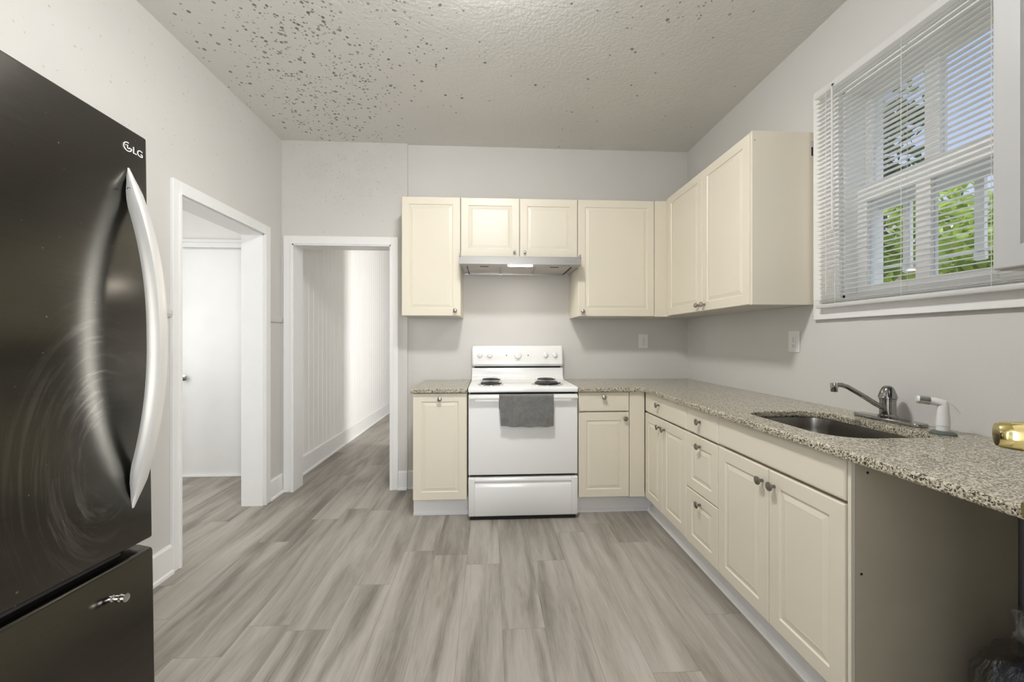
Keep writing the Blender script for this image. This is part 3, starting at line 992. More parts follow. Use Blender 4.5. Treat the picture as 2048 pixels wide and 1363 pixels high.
def right_base(y, label):
    return thing('base_cabinet', label, 'cabinet', (XBF, y, BZ0), -PI / 2)
HB = BZ1 - BZ0
c = right_base(2.799, 'cream base cabinet in the right run nearest the corner, drawer over two narrow doors')
base_box(c, 0.604, 0.58)
front(c, 'drawer', 0.003, 0.603, GAPZ - BZ0 + 0.003, HB, 'slab', (0.240, 0.690), 'disc')
front(c, 'door', 0.003, 0.288, 0.0, GAPZ - BZ0 - 0.003, 'raised', (0.250, 0.548), 'disc')
front(c, 'door', 0.288, 0.603, 0.0, GAPZ - BZ0 - 0.003, 'raised', (0.326, 0.548), 'disc')
c = right_base(2.195, 'cream base cabinet with three stacked drawers between the corner and sink cabinets')
base_box(c, 0.314, 0.58)
front(c, 'drawer', 0, 0.313, GAPZ - BZ0 + 0.003, HB, 'slab', (0.150, 0.685), 'disc')
front(c, 'drawer', 0, 0.313, 0.300, GAPZ - BZ0 - 0.003, 'raised', (0.150, 0.556), 'disc')
front(c, 'drawer', 0, 0.313, -0.006, 0.298, 'raised', (0.150, 0.250), 'disc')
c = right_base(1.881, 'wide cream sink base cabinet with two doors and a plain false drawer front')
WS = 0.709
front(c, 'false_drawer_front', 0, WS - 0.014, GAPZ - BZ0 + 0.006, HB - 0.002, 'slab')
front(c, 'door', 0, 0.352, -0.008, GAPZ - BZ0 - 0.002, 'raised', (0.318, 0.548), 'disc')
front(c, 'door', 0.352, WS - 0.014, -0.008, GAPZ - BZ0 - 0.002, 'raised', (0.386, 0.548), 'disc')
b_ = BM()
box(b_, 0.0005, CS, 0.0205, 0.559, 0, HB); box(b_, CS, WS - 0.010, 0.0205, 0.559, 0, CS); box(b_, CS, WS - 0.010, 0.030, 0.036, CS, HB)
box(b_, WS - 0.012, WS - 0.0055, 0.0205, 0.0405, 0, HB)
obj('cabinet_box', b_, M_cream_in, c)
b_ = BM(); box(b_, WS - 0.012, WS, 0.0065, 0.0205, -0.135, HB, 0.001); obj('edge_strip', b_, M_cream, c)
b_ = BM(); box(b_, WS - 0.0055, WS, 0.0215, 0.559, -0.134, HB - 0.001); sp_ = obj('side_panel', b_, M_side, c)
for (yy, zz) in ((0.060, 0.707), (0.040, 0.395)):
    b_ = BM(); lathe(b_, [(0.0042, 0), (0.0042, 0.0008), (0, 0.001)], 12, Matrix.Translation((WS, yy, zz)) @ Matrix.Rotation(R(90), 4, 'Y')); obj('screw_hole', b_, M_screw, sp_)

# white kick boards with a shoe moulding
def kick(name, axis, p, q, at, out):
    bm = BM()
    prof = [(0, 0), (out * 0.024, 0), (out * 0.022, 0.012), (out * 0.010, 0.022), (out * 0.008, 0.024), (out * 0.008, 0.128), (0, 0.128)]
    prism(bm, [(at + a, z) for a, z in prof], axis, p, q)
    return struct(name, bm, M_trim)
kick('trim_5', 0, -0.548, -0.160, 2.885 - 0.0 + 0.024, -1)
kick('trim_6', 0, 0.622, 1.180, 2.875 + 0.024, -1)
kick('trim_7', 1, 1.176, 2.900, 1.152 + 0.024, -1)

# ------------------------------------------------------------------ granite worktops
def slab_top(name, outer, hole, z0, z1, label):
    bm = BM()
    def ring(pts):
        vs = [bm.verts.new((x, y, z1)) for x, y in pts]
        return [bm.edges.new((vs[i], vs[(i + 1) % len(vs)])) for i in range(len(vs))]
    es = ring(outer)
    if hole:
        es += ring(hole)
    bmesh.ops.triangle_fill(bm, edges=es, use_beauty=True)
    r = bmesh.ops.extrude_face_region(bm, geom=bm.faces[:])
    vs = [v for v in r['geom'] if isinstance(v, bmesh.types.BMVert)]
    bmesh.ops.translate(bm, verts=vs, vec=(0, 0, z0 - z1))
    cx = sum(p[0] for p in outer) / len(outer); cy = sum(p[1] for p in outer) / len(outer)
    bmesh.ops.translate(bm, verts=bm.verts[:], vec=(-cx, -cy, -z0))
    o = obj(name, bm, M_granite, None, loc=(cx, cy, z0))
    bevel_mod(o, 0.007, 3, 50)
    return tag(o, label, 'countertop')
CZ, CT = 0.8855, 0.915
slab_top('countertop', [(-0.549, 2.775), (-0.160, 2.775), (-0.160, YB - 0.001), (-0.549, YB - 0.001)], None, CZ, CT, 'short granite counter section left of the stove')
def rrect(x0, x1, y0, y1, rs, n=7):
    pts = []
    for (cx, cy, a0, r) in ((x1 - rs[0], y0 + rs[0], -90, rs[0]), (x1 - rs[1], y1 - rs[1], 0, rs[1]), (x0 + rs[2], y1 - rs[2], 90, rs[2]), (x0 + rs[3], y0 + rs[3], 180, rs[3])):
        for k in range(n):
            a = R(a0 + 90.0 * k / (n - 1))
            pts.append((cx + r * math.cos(a), cy + r * math.sin(a)))
    return pts
SX0, SX1, SY0, SY1 = 1.180, 1.560, 1.303, 1.822
hole = rrect(SX0, SX1, SY0, SY1, (0.055, 0.10, 0.10, 0.13))
slab_top('countertop', [(0.620, 2.775), (1.060, 2.775), (1.076, 2.759), (1.076, 0.62), (XR - 0.001, 0.62), (XR - 0.001, YB - 0.001), (0.620, YB - 0.001)], hole, CZ, CT, 'long L-shaped granite worktop with the sink cut into it')

# sink
sk = thing('sink', 'stainless undermount kitchen sink bowl set into the granite worktop', 'sink', ((SX0 + SX1) / 2, (SY0 + SY1) / 2, 0.70))
SO = Vector(sk.location)
b_ = BM()
def rl(inset, z):
    pts = rrect(SX0 - 0.004 + inset, SX1 + 0.004 - inset, SY0 - 0.004 + inset, SY1 + 0.004 - inset, tuple(max(r - inset * 0.5, 0.02) for r in (0.055, 0.10, 0.10, 0.13)))
    return [b_.verts.new(Vector((x, y, z)) - SO) for x, y in pts]
loops = [rl(-0.012, 0.8845), rl(0.0, 0.8845), rl(0.004, 0.84), rl(0.012, 0.735), rl(0.030, 0.708), rl(0.06, 0.702)]
for a, c2 in zip(loops, loops[1:]):
    n_ = len(a)
    for k in range(n_):
        b_.faces.new((a[k], a[(k + 1) % n_], c2[(k + 1) % n_], c2[k]))
b_.faces.new(loops[-1])
o = obj('basin', b_, M_sink, sk, True)
md = o.modifiers.new('thickness', 'SOLIDIFY'); md.thickness = 0.0012; md.offset = 0
b_ = BM(); lathe(b_, [(0.045, 0.0), (0.045, 0.003), (0.036, 0.004), (0.030, 0.001), (0, 0.001)], 24, Matrix.Translation(Vector((1.38, 1.56, 0.7035)) - SO)); obj('drain', b_, M_chrome, sk, True)

# faucet
FX, FY = 1.655, 1.580
fa = thing('faucet', 'smoky chrome single-lever kitchen faucet behind the sink, spout turned over the bowl', 'faucet', (FX, FY, CT))
b_ = BM(); prism(b_, [(x, y) for x, y in rrect(-0.030, 0.030, -0.145, 0.140, (0.026, 0.026, 0.026, 0.026))], 2, 0.0005, 0.014)
o = obj('deck_plate', b_, M_dchrome, fa, True); bevel_mod(o, 0.004, 3, 40)
b_ = BM(); lathe(b_, [(0.032, 0.014), (0.032, 0.022), (0.027, 0.028), (0.0265, 0.084), (0.0285, 0.086), (0.0285, 0.092)], 28); obj('body', b_, M_dchrome, fa, True)
b_ = BM(); lathe(b_, [(0.0285, 0.0925), (0.0315, 0.095), (0.0300, 0.107), (0.0230, 0.128), (0.0170, 0.140), (0.0100, 0.145), (0, 0.146)], 28); cap_ = obj('handle_dome', b_, M_dchrome, fa, True)
b_ = BM(); tube(b_, [(-0.004, -0.012, 0.138), (-0.016, -0.024, 0.136), (-0.026, -0.034, 0.120), (-0.029, -0.037, 0.103)], lambda t: 0.008 - 0.002 * t, 10, 0.7); obj('lever', b_, M_black, cap_, True)
b_ = BM(); tube(b_, [(-0.020, 0.0, 0.054), (-0.05, 0.004, 0.070), (-0.11, 0.012, 0.110), (-0.16, 0.018, 0.140), (-0.185, 0.021, 0.148), (-0.207, 0.024, 0.147)], lambda t: 0.0105 - 0.001 * t, 14); sp_ = obj('spout', b_, M_dchrome, fa, True)
b_ = BM(); lathe(b_, [(0.0115, 0.119), (0.0130, 0.121), (0.0130, 0.136), (0.0135, 0.137), (0.0135, 0.155), (0.010, 0.157), (0, 0.157)], 20, Matrix.Translation((-0.212, 0.0245, 0))); obj('aerator', b_, M_chrome, sp_, True)
# side spray
PX, PY = 1.616, 1.344
pr = thing('side_sprayer', 'white side sprayer with chrome nozzle standing in a dark ring on the worktop', 'sprayer', (PX, PY, CT))
b_ = BM(); lathe(b_, [(0.036, 0.0005), (0.036, 0.004), (0.030, 0.010), (0.022, 0.013), (0.0, 0.013)], 26); obj('base_ring', b_, M_ring, pr, True)
b_ = BM(); lathe(b_, [(0.0175, 0.013), (0.0180, 0.030), (0.0190, 0.031), (0.0185, 0.055), (0.0155, 0.090), (0.0140, 0.102)], 22); obj('stem', b_, M_wplast, pr, True)
b_ = BM(); dn = Vector((-0.80, 0.60, 0.10)).normalized()
p0 = Vector((0.001, -0.001, 0.096)); p1 = Vector((0.000, 0, 0.110)); p2 = p1 + dn * 0.020 + Vector((0, 0, 0.003)); p3 = p2 + dn * 0.014
tube(b_, [p0, p1, p2, p3], lambda t: 0.0145 - 0.001 * t, 16); obj('head', b_, M_wplast, pr, True)
b_ = BM(); tube(b_, [p3, p3 + dn * 0.028], 0.0150, 18); nz = obj('nozzle', b_, M_chrome, pr, True)
b_ = BM(); tube(b_, [p3 + dn * 0.028, p3 + dn * 0.035], lambda t: 0.0140 - 0.002 * t, 18); obj('spray_face', b_, M_wplast, nz, True)
b_ = BM(); tube(b_, [p1 + Vector((0.006, -0.004, 0.010)), p1 + Vector((0.022, -0.016, -0.006)), p1 + Vector((0.036, -0.026, -0.034))], 0.004, 8, 0.5); obj('trigger', b_, M_wplast, pr, True)

# ------------------------------------------------------------------ stove
SXA, SXB, SFY = -0.152, 0.613, 2.770
st = thing('stove', 'white electric coil stove standing between the two base cabinets', 'stove', ((SXA + SXB) / 2, SFY, 0.0))
sx = (SXB - SXA) / 2
b_ = BM(); box(b_, -sx + 0.004, sx - 0.004, 0.055, 0.640, 0.030, 0.888); obj('body', b_, M_enamel, st)
b_ = BM(); box(b_, -sx + 0.012, sx - 0.012, 0.030, 0.054, 0.290, 0.892); obj('front_recess', b_, M_gap, st)
b_ = BM(); box(b_, -sx + 0.012, sx - 0.012, 0.022, 0.040, 0.003, 0.031); obj('under_stove_shade', b_, M_gap, st)  # added black strip, paints the shade in the gap under the stove
for (px, py) in ((-sx + 0.05, 0.09), (sx - 0.05, 0.09), (-sx + 0.05, 0.58), (sx - 0.05, 0.58)):
    b_ = BM(); lathe(b_, [(0.018, 0.0005), (0.018, 0.01), (0.010, 0.012), (0.010, 0.030)], 12, Matrix.Translation((px, py, 0))); obj('foot', b_, M_black, st)
# cooktop: rolled front edge and a cove rising to the backguard
b_ = BM()
prof = [(-0.002, 0.893), (-0.003, 0.912), (0.002, 0.920), (0.012, 0.924), (0.50, 0.924), (0.54, 0.928), (0.565, 0.942), (0.578, 0.965), (0.583, 1.020), (0.640, 1.020), (0.640, 0.889), (0.0, 0.889)]
prism(b_, prof, 0, -sx, sx); o = obj('cooktop', b_, M_enamel, st, True)
bevel_mod(o, 0.004, 2, 60)
# backguard
b_ = BM()
prof = [(0.572, 1.034), (0.556, 1.052), (0.576, 1.188), (0.588, 1.202), (0.600, 1.206), (0.648, 1.206), (0.648, 1.034)]
prism(b_, prof, 0, -sx, sx); bg = obj('backguard', b_, M_enamel, st, True); bevel_mod(bg, 0.014, 3, 70)
b_ = BM(); box(b_, -sx + 0.022, sx - 0.022, 0.582, 0.63, 1.0195, 1.0345); obj('vent_slot', b_, M_gap, st)
tl = math.atan2(0.020, 0.136)
def bg_at(x, z):
    yb_ = 0.556 + (z - 1.052) * 0.020 / 0.136
    return Matrix.Translation((x, yb_, z)) @ Matrix.Rotation(R(90) - tl, 4, 'X')
kx = [(-0.085, 1.127, 0.0205), (-0.004, 1.125, 0.0205), (0.231, 1.124, 0.029), (0.465, 1.128, 0.0205), (0.543, 1.128, 0.0205)]
mx0 = (SXA + SXB) / 2
for (kx_, kz_, kr_) in kx:
    Mk = bg_at(kx_ - mx0, kz_)
    b_ = BM()
    lathe(b_, [(kr_ * 1.12, 0.0002), (kr_ * 1.12, 0.003), (kr_, 0.005), (kr_ * 0.94, 0.014), (kr_ * 0.80, 0.016), (0, 0.016)], 28, Mk)
    vb = BM(); box(vb, -0.0045, 0.0045, -kr_ * 0.95, kr_ * 0.95, 0.010, 0.026, 0.0015)
    bmesh.ops.transform(vb, matrix=Mk, verts=vb.verts[:])
    me_ = bpy.data.meshes.new('tmp'); vb.to_mesh(me_); vb.free(); b_.from_mesh(me_); bpy.data.meshes.remove(me_)
    kb = obj('knob', b_, M_wplast, st, True)
    b_ = BM()
    for k in range(9):
        a = R(-40 + 32.5 * k)
        vb = Mk @ Matrix.Rotation(a, 4, 'Z')
        q = [vb @ Vector(p) for p in ((kr_ * 1.28, -0.0006, 0.0004), (kr_ * 1.45, -0.0006, 0.0004), (kr_ * 1.45, 0.0006, 0.0004), (kr_ * 1.28, 0.0006, 0.0004))]
        b_.faces.new([b_.verts.new(p) for p in q])
    obj('dial_marks', b_, M_ink, kb)
for ix in (0.136, 0.317):
    b_ = BM(); lathe(b_, [(0.0045, 0.0002), (0.0040, 0.0018), (0, 0.0022)], 14, bg_at(ix - mx0, 1.124)); obj('indicator_light', b_, M_black, st, True)
obj('brand_lettering', text_mesh('HOTPOINT', 0.0085, 0.0002, bg_at(0.233 - mx0, 1.083) @ Matrix.Translation((0, 0, 0.0006))), M_ink, bg)
# oven door with full-width handle
b_ = BM(); box(b_, -sx + 0.002, sx - 0.002, 0.0, 0.034, 0.318, 0.874, 0.006, 3); od = obj('oven_door', b_, M_enamel, st, True)
b_ = BM()
box(b_, -sx + 0.006, sx - 0.006, -0.046, -0.024, 0.846, 0.870, 0.008, 3)
box(b_, -sx + 0.010, -sx + 0.050, -0.030, 0.002, 0.847, 0.869, 0.006, 2); box(b_, sx - 0.050, sx - 0.010, -0.030, 0.002, 0.847, 0.869, 0.006, 2)
obj('handle', b_, M_enamel, od, True)
# storage drawer: lip and scooped groove
b_ = BM()
prof = [(0.034, 0.032), (0.006, 0.032), (0.000, 0.040), (-0.001, 0.225), (0.002, 0.246), (0.012, 0.262), (0.004, 0.270), (-0.002, 0.276), (-0.002, 0.292), (0.004, 0.300), (0.034, 0.300)]
prism(b_, prof, 0, -sx + 0.045, sx - 0.045)
prof2 = [(0.034, 0.032), (0.006, 0.032), (0.000, 0.040), (-0.001, 0.246), (-0.002, 0.292), (0.004, 0.300), (0.034, 0.300)]
prism(b_, prof2, 0, -sx + 0.002, -sx + 0.045); prism(b_, prof2, 0, sx - 0.045, sx - 0.002)
o = obj('storage_drawer', b_, M_enamel, st, True); bevel_mod(o, 0.003, 2, 60)
# four coil burners
for (bx_, by_, br_) in ((0.006, 3.225, 0.075), (0.003, 2.945, 0.080), (0.451, 3.225, 0.075), (0.420, 2.945, 0.100)):
    Mb = Matrix.Translation((bx_ - mx0, by_ - SFY, 0.9245))
    b_ = BM(); lathe(b_, [(br_ + 0.016, 0.0), (br_ + 0.016, 0.003), (br_ + 0.010, 0.005), (br_ + 0.002, 0.002), (br_ - 0.03, 0.0010), (0, 0.0008)], 36, Mb); pan = obj('drip_pan', b_, M_chrome, st, True)
    b_ = BM()
    turns = 4.0 if br_ < 0.09 else 5.0
    pts = []
    for k in range(int(turns * 28) + 1):
        a = 2 * PI * k / 28
        r_ = 0.016 + (br_ - 0.019) * k / (turns * 28)
        pts.append(Mb @ Vector((r_ * math.cos(a), r_ * math.sin(a), 0.0125)))
    tube(b_, pts, 0.0050, 7)
    for k in range(3):
        a = R(120 * k + 30)
        tube(b_, [Mb @ Vector((0.008 * math.cos(a), 0.008 * math.sin(a), 0.0065)), Mb @ Vector((br_ * math.cos(a), br_ * math.sin(a), 0.0065))], 0.0022, 5)
    obj('coil_burner', b_, M_coil, pan, True)

# dish towel over the oven handle
random.seed(4)
tw = BM()
NX, NZ = 34, 30
tx0, tx1 = 0.060, 0.436
def towel_pt(u, s, off):
    """u across 0..1, s along the cloth: back fold, over the bar, down the front"""
    x = tx0 + (tx1 - tx0) * u
    Lb, Lt = 0.10, 0.034
    s *= (Lb + Lt + 0.212)
    ya, yb2 = SFY - 0.051, SFY - 0.019
    if s < Lb:
        y, z = yb2, 0.874 - (Lb - s)
    elif s < Lb + Lt:
        t = (s - Lb) / Lt
        y = yb2 + (ya - yb2) * t
        z = 0.874 + 0.004 * math.sin(PI * t)
    else:
        t = s - Lb - Lt
        z = 0.874 - t
        k = t / 0.212
        wv = 0.004 * k * math.sin(u * 15 + 1.0) + 0.005 * k * math.sin(u * 7.3 + k * 3)
        y = ya - 0.004 * k - abs(wv)
        x += k * (0.020 * (1 - u) - 0.004 * u) * 0.55
        z += 0.012 * k * (u - 0.5) ** 2 * 2 - 0.006 * k * u + 0.002 * math.sin(u * 20) * k
        fold = math.exp(-(((u - 0.86) + 0.12 * (k - 0.5)) / 0.03) ** 2) * k * (1 - k * 0.4)
        y += 0.006 * fold
        fold2 = math.exp(-(((u - 0.08) - 0.20 * k) / 0.03) ** 2) * k
        y += 0.004 * fold2
    return Vector((x, y + off, z))
grid = [[tw.verts.new(towel_pt(i / NX, j / (NZ * 1.0), 0)) for i in range(NX + 1)] for j in range(NZ + 1)]
for j in range(NZ):
    for i in range(NX):
        tw.faces.new((grid[j][i], grid[j][i + 1], grid[j + 1][i + 1], grid[j + 1][i]))
bmesh.ops.translate(tw, verts=tw.verts[:], vec=(-0.248, -(SFY - 0.04), -0.66))
o = obj('dish_towel', tw, M_towel, None, True, (0.248, SFY - 0.04, 0.66))
md = o.modifiers.new('thickness', 'SOLIDIFY'); md.thickness = 0.004; md.offset = 0
md = o.modifiers.new('smooth', 'SUBSURF'); md.levels = 1; md.render_levels = 1
tag(o, 'grey terry dish towel hung over the oven door handle', 'towel')

# ------------------------------------------------------------------ range hood
HX0, HX1, HY, HZ0 = -0.226, 0.676, 2.935, 1.808
hd = thing('range_hood', 'slim stainless range hood with its lamp lit above the stove', 'hood', ((HX0 + HX1) / 2, HY, HZ0))
hw = (HX1 - HX0) / 2
b_ = BM()
box(b_, -hw, hw, 0.0, 0.012, 0.0, 0.052, 0.0015); box(b_, -hw, -hw + 0.008, 0.012, 0.492, 0.004, 0.080); box(b_, hw - 0.008, hw, 0.012, 0.492, 0.004, 0.080)
box(b_, -hw, hw, 0.012, 0.148, 0.048, 0.060)
box(b_, -hw + 0.008, hw - 0.008, 0.012, 0.492, 0.040, 0.048); box(b_, -hw + 0.008, hw - 0.008, 0.484, 0.492, 0.002, 0.040)
obj('canopy', b_, M_steel, hd)
b_ = BM(); box(b_, -hw + 0.008, hw - 0.008, 0.012, 0.105, 0.002, 0.010); box(b_, -hw + 0.008, -hw + 0.045, 0.105, 0.484, 0.004, 0.012); box(b_, hw - 0.045, hw - 0.008, 0.105, 0.484, 0.004, 0.012)
obj('underside_frame', b_, M_steel, hd)
fw = (2 * hw - 0.09) / 3
for k in range(3):
    x0_ = -hw + 0.045 + k * fw
    b_ = BM()
    box(b_, x0_ + 0.008, x0_ + fw - 0.008, 0.113, 0.476, 0.008, 0.018, 0.002)
    fl = obj('grease_filter', b_, M_filter, hd)
    b_ = BM(); box(b_, x0_ + fw / 2 - 0.034, x0_ + fw / 2 + 0.034, 0.128, 0.146, 0.004, 0.0085, 0.002); obj('pull_slot', b_, M_gap, fl)
    if k < 2:
        b_ = BM(); box(b_, x0_ + fw - 0.008, x0_ + fw + 0.008, 0.105, 0.484, 0.004, 0.014); obj('divider', b_, M_steel, hd)
b_ = BM(); prism(b_, rrect(-0.093, 0.093, 0.034, 0.086, (0.02, 0.02, 0.02, 0.02)), 2, -0.001, 0.004); obj('lamp_lens', b_, M_hoodlamp, hd)
for k in range(5):
    b_ = BM(); lathe(b_, [(0.0050, 0), (0.0050, 0.004), (0.0042, 0.006), (0, 0.0065)], 14, Matrix.Translation((hw - 0.122 + k * 0.0185, 0.0, 0.029)) @ Matrix.Rotation(R(90), 4, 'X')); obj('button', b_, M_chrome, hd, True)

# ------------------------------------------------------------------ outlets
def outlet(loc, rz, label):
    o_ = thing('wall_outlet', label, 'outlet', loc, rz)
    b_ = BM(); box(b_, -0.041, 0.041, -0.006, -0.0005, -0.061, 0.061, 0.003, 2); obj('cover_plate', b_, M_wplast, o_)
    b_ = BM(); box(b_, -0.0165, 0.0165, -0.0085, -0.006, -0.034, 0.034, 0.001); rc = obj('receptacle', b_, M_wplast, o_)
    for sg in (1, -1):
        zc = 0.020 * sg
        for (xa, xb, za, zb) in ((-0.0068, -0.0050, -0.0035, 0.0045), (0.0050, 0.0066, -0.0030, 0.0040), (-0.0024, 0.0024, -0.0115, -0.0070)):
            b_ = BM(); box(b_, xa, xb, -0.0089, -0.0084, zc + za, zc + zb); obj('slot', b_, M_screw, rc)
    b_ = BM(); box(b_, -0.006, 0.006, -0.0092, -0.0085, -0.0022, 0.0022); obj('reset_button', b_, M_ink, rc)
outlet((1.336, YB, 1.242), 0, 'white wall outlet on the back wall, right of the stove')
outlet((XR, 2.188, 1.243), -PI / 2, 'white wall outlet on the right wall below the two-door cabinet')

# ------------------------------------------------------------------ ceiling lamp (just above the frame)
lp = thing('ceiling_light', 'lit round opal ceiling lamp near the middle of the room', 'lamp', (0.0, 1.40, ZC))
b_ = BM(); lathe(b_, [(0.16, -0.0005), (0.16, -0.020), (0.150, -0.026), (0, -0.026)], 40); obj('base', b_, M_trim, lp, True)
b_ = BM(); lathe(b_, [(0.148, -0.0265), (0.150, -0.045), (0.135, -0.075), (0.095, -0.097), (0.045, -0.106), (0, -0.108)], 40); obj('shade', b_, M_lamp, lp, True)

# ------------------------------------------------------------------ refrigerator
fr = thing('refrigerator', 'dark stainless bottom-freezer refrigerator at the left edge, smeared door with a curved handle', 'refrigerator', (-0.87, 1.0962, 0.0))
fr.rotation_euler = Euler((R(-2.423), R(-2.90), R(-1.146)), 'XYZ')
FW, FD = 0.83, 0.66
ZT, ZG = 1.817, 0.7025
b_ = BM(); box(b_, -FD, -0.066, -FW + 0.004, -0.004, 0.052, ZT - 0.012, 0.004); obj('cabinet_body', b_, M_fbody, fr)
b_ = BM(); box(b_, -0.064, 0.0, -FW, 0.0, 0.724, ZT, 0.006, 3); fd = obj('door', b_, M_fdoor, fr, True)
b_ = BM()
prism(b_, [(-0.064, 0.075), (-0.004, 0.075), (0.0, 0.080), (0.0, 0.690), (-0.003, 0.698), (-0.034, ZG + 0.004), (-0.064, ZG + 0.006)], 1, -FW, 0.0)
fz = obj('freezer_drawer', b_, M_fdrawer, fr, True); bevel_mod(fz, 0.004, 2, 40)
b_ = BM(); box(b_, -0.068, -0.030, -FW + 0.01, -0.06, 0.703, 0.722); obj('pull_recess', b_, M_gap, fr)
# bow handle: thick bar meeting the door in a point at both ends
b_ = BM()
hz0, hz1, hy = 0.821, 1.706, -0.058
n_ = 40
secs = []
for k in range(n_ + 1):
    t = k / n_
    z = hz0 + (hz1 - hz0) * t
    q = 2 * t - 1
    outx = 0.0015 + 0.083 * (1 - abs(q) ** 2.1)
    th = min(0.029, outx * 0.8) if outx > 0.003 else 0.001
    inx = max(outx - th - 0.004 * (1 - abs(q)), 0.0002)
    wy = 0.0155 * min(1.0, 0.20 + 5.5 * (1 - abs(q)))
    if abs(q) > 0.9:
        inx = 0.0002
    sec = [(inx, hy - wy * 0.85), (inx + (outx - inx) * 0.5, hy - wy), (outx - 0.001, hy - wy * 0.75), (outx, hy - wy * 0.4), (outx, hy + wy * 0.6), (outx - 0.002, hy + wy), (inx, hy + wy)]
    secs.append([b_.verts.new((x, y, z)) for x, y in sec])
for a, c2 in zip(secs, secs[1:]):
    for k in range(7):
        b_.faces.new((a[k], a[(k + 1) % 7], c2[(k + 1) % 7], c2[k]))
b_.faces.new(secs[0]); b_.faces.new(secs[-1])
hn = obj('handle', b_, M_handle, fd, True)
for z in (1.645, 0.885):
    b_ = BM(); lathe(b_, [(0.0042, 0), (0.0042, 0.0012), (0.002, 0.0014), (0, 0.0010)], 12, Matrix.Translation((0.0125, hy - 0.0125, z)) @ Matrix.Rotation(R(90), 4, 'X')); obj('screw', b_, M_screw, hn)
# emblem and lettering
b_ = BM()
ey, ez, er = -0.060, 1.763, 0.0125
def fl(pts, x=0.0012):
    v0 = [b_.verts.new((0.0002, ey + p[0], ez + p[1])) for p in pts]
    v1 = [b_.verts.new((x, ey + p[0], ez + p[1])) for p in pts]
    n0 = len(pts)
    b_.faces.new(v1); b_.faces.new(v0[::-1])
    for k in range(n0):
        b_.faces.new((v0[k], v0[(k + 1) % n0], v1[(k + 1) % n0], v1[k]))
a0, a1 = R(75), R(360)
for k in range(26):
    u0 = a0 + (a1 - a0) * k / 26
    u1 = a0 + (a1 - a0) * (k + 1) / 26
    fl([(er * math.cos(u0), er * math.sin(u0)), (er * math.cos(u1), er * math.sin(u1)), ((er - 0.0024) * math.cos(u1), (er - 0.0024) * math.sin(u1)), ((er - 0.0024) * math.cos(u0), (er - 0.0024) * math.sin(u0))])
fl([(-0.0012, 0.0055), (0.0008, 0.0055), (0.0008, -0.0045), (-0.0012, -0.0045)])
fl([(0.0008, -0.0027), (0.0045, -0.0027), (0.0045, -0.0045), (0.0008, -0.0045)])
fl([(0.004, 0.0), (er, 0.0), (er, -0.0022), (0.004, -0.0022)])
fl([(-0.0065, 0.0040), (-0.0040, 0.0040), (-0.0040, 0.0018), (-0.0065, 0.0018)])
obj('emblem', b_, M_badge, fd)
ML = Matrix.Translation((0.0007, -0.030, 1.7615)) @ Matrix.Rotation(R(90), 4, 'Z') @ Matrix.Rotation(R(90), 4, 'X')
obj('lettering', text_mesh('LG', 0.026, 0.0004, ML), M_badge, fd)
# bare mounting studs of the missing freezer handle
for yy in (-0.118, -0.70):
    b_ = BM(); lathe(b_, [(0.0075, 0.0), (0.0075, 0.004), (0.0045, 0.006), (0.0045, 0.012), (0.0085, 0.014), (0.0085, 0.022), (0.005, 0.024), (0.005, 0.027), (0.0095, 0.029), (0.0095, 0.036), (0.0, 0.037)], 16, Matrix.Translation((0.0, yy, 0.630)) @ Matrix.Rotation(R(90), 4, 'Y'))
    obj('handle_stud', b_, M_chrome, fz, True)
for (px, py, L_) in ((-0.10, -0.06, 0.006), (-0.10, -FW + 0.06, 0.038), (-FD + 0.05, -FW + 0.06, 0.0), (-FD + 0.05, -0.06, -0.026)):
    b_ = BM(); lathe(b_, [(0.02, -L_ + 0.003), (0.02, 0.02 - L_), (0.012, 0.022 - L_), (0.012, 0.053)], 12, Matrix.Translation((px, py, 0))); obj('foot', b_, M_black, fr)

# ------------------------------------------------------------------ entry door leaf standing open just outside the frame, knob in view
dl = empty('door_1', (0.443, 0.035, 0.012), R(50)); dl['kind'] = 'structure'
b_ = BM(); box(b_, 0.0, 0.822, -0.040, 0.0, 0.0, 2.03, 0.002); obj('door_leaf', b_, M_trim, dl)
Mk = Matrix.Translation((0.762, 0.0, 1.073)) @ Matrix.Rotation(R(-90), 4, 'X')
b_ = BM(); lathe(b_, [(0.032, 0), (0.032, 0.004), (0.020, 0.006), (0.0115, 0.0065), (0, 0.0065)], 28, Mk); obj('knob_rose', b_, M_brass, dl, True)
b_ = BM(); lathe(b_, [(0.0115, 0.0066), (0.0115, 0.0125), (0.0125, 0.0130)], 20, Mk); obj('knob_neck', b_, M_dchrome, dl, True)
b_ = BM(); lathe(b_, [(0.0125, 0.0132), (0.0225, 0.0140), (0.0252, 0.017), (0.0252, 0.026), (0.0242, 0.043), (0.0220, 0.055), (0.0198, 0.0580), (0, 0.0585)], 32, Mk); obj('door_knob', b_, M_brass, dl, True)
b_ = BM(); lathe(b_, [(0.024, 0), (0.024, 0.006), (0.016, 0.020), (0.012, 0.024), (0, 0.024)], 24, Matrix.Translation((0.775, 0.0, 0.945)) @ Matrix.Rotation(R(-90), 4, 'X')); obj('lock_cylinder', b_, M_brass, dl, True)

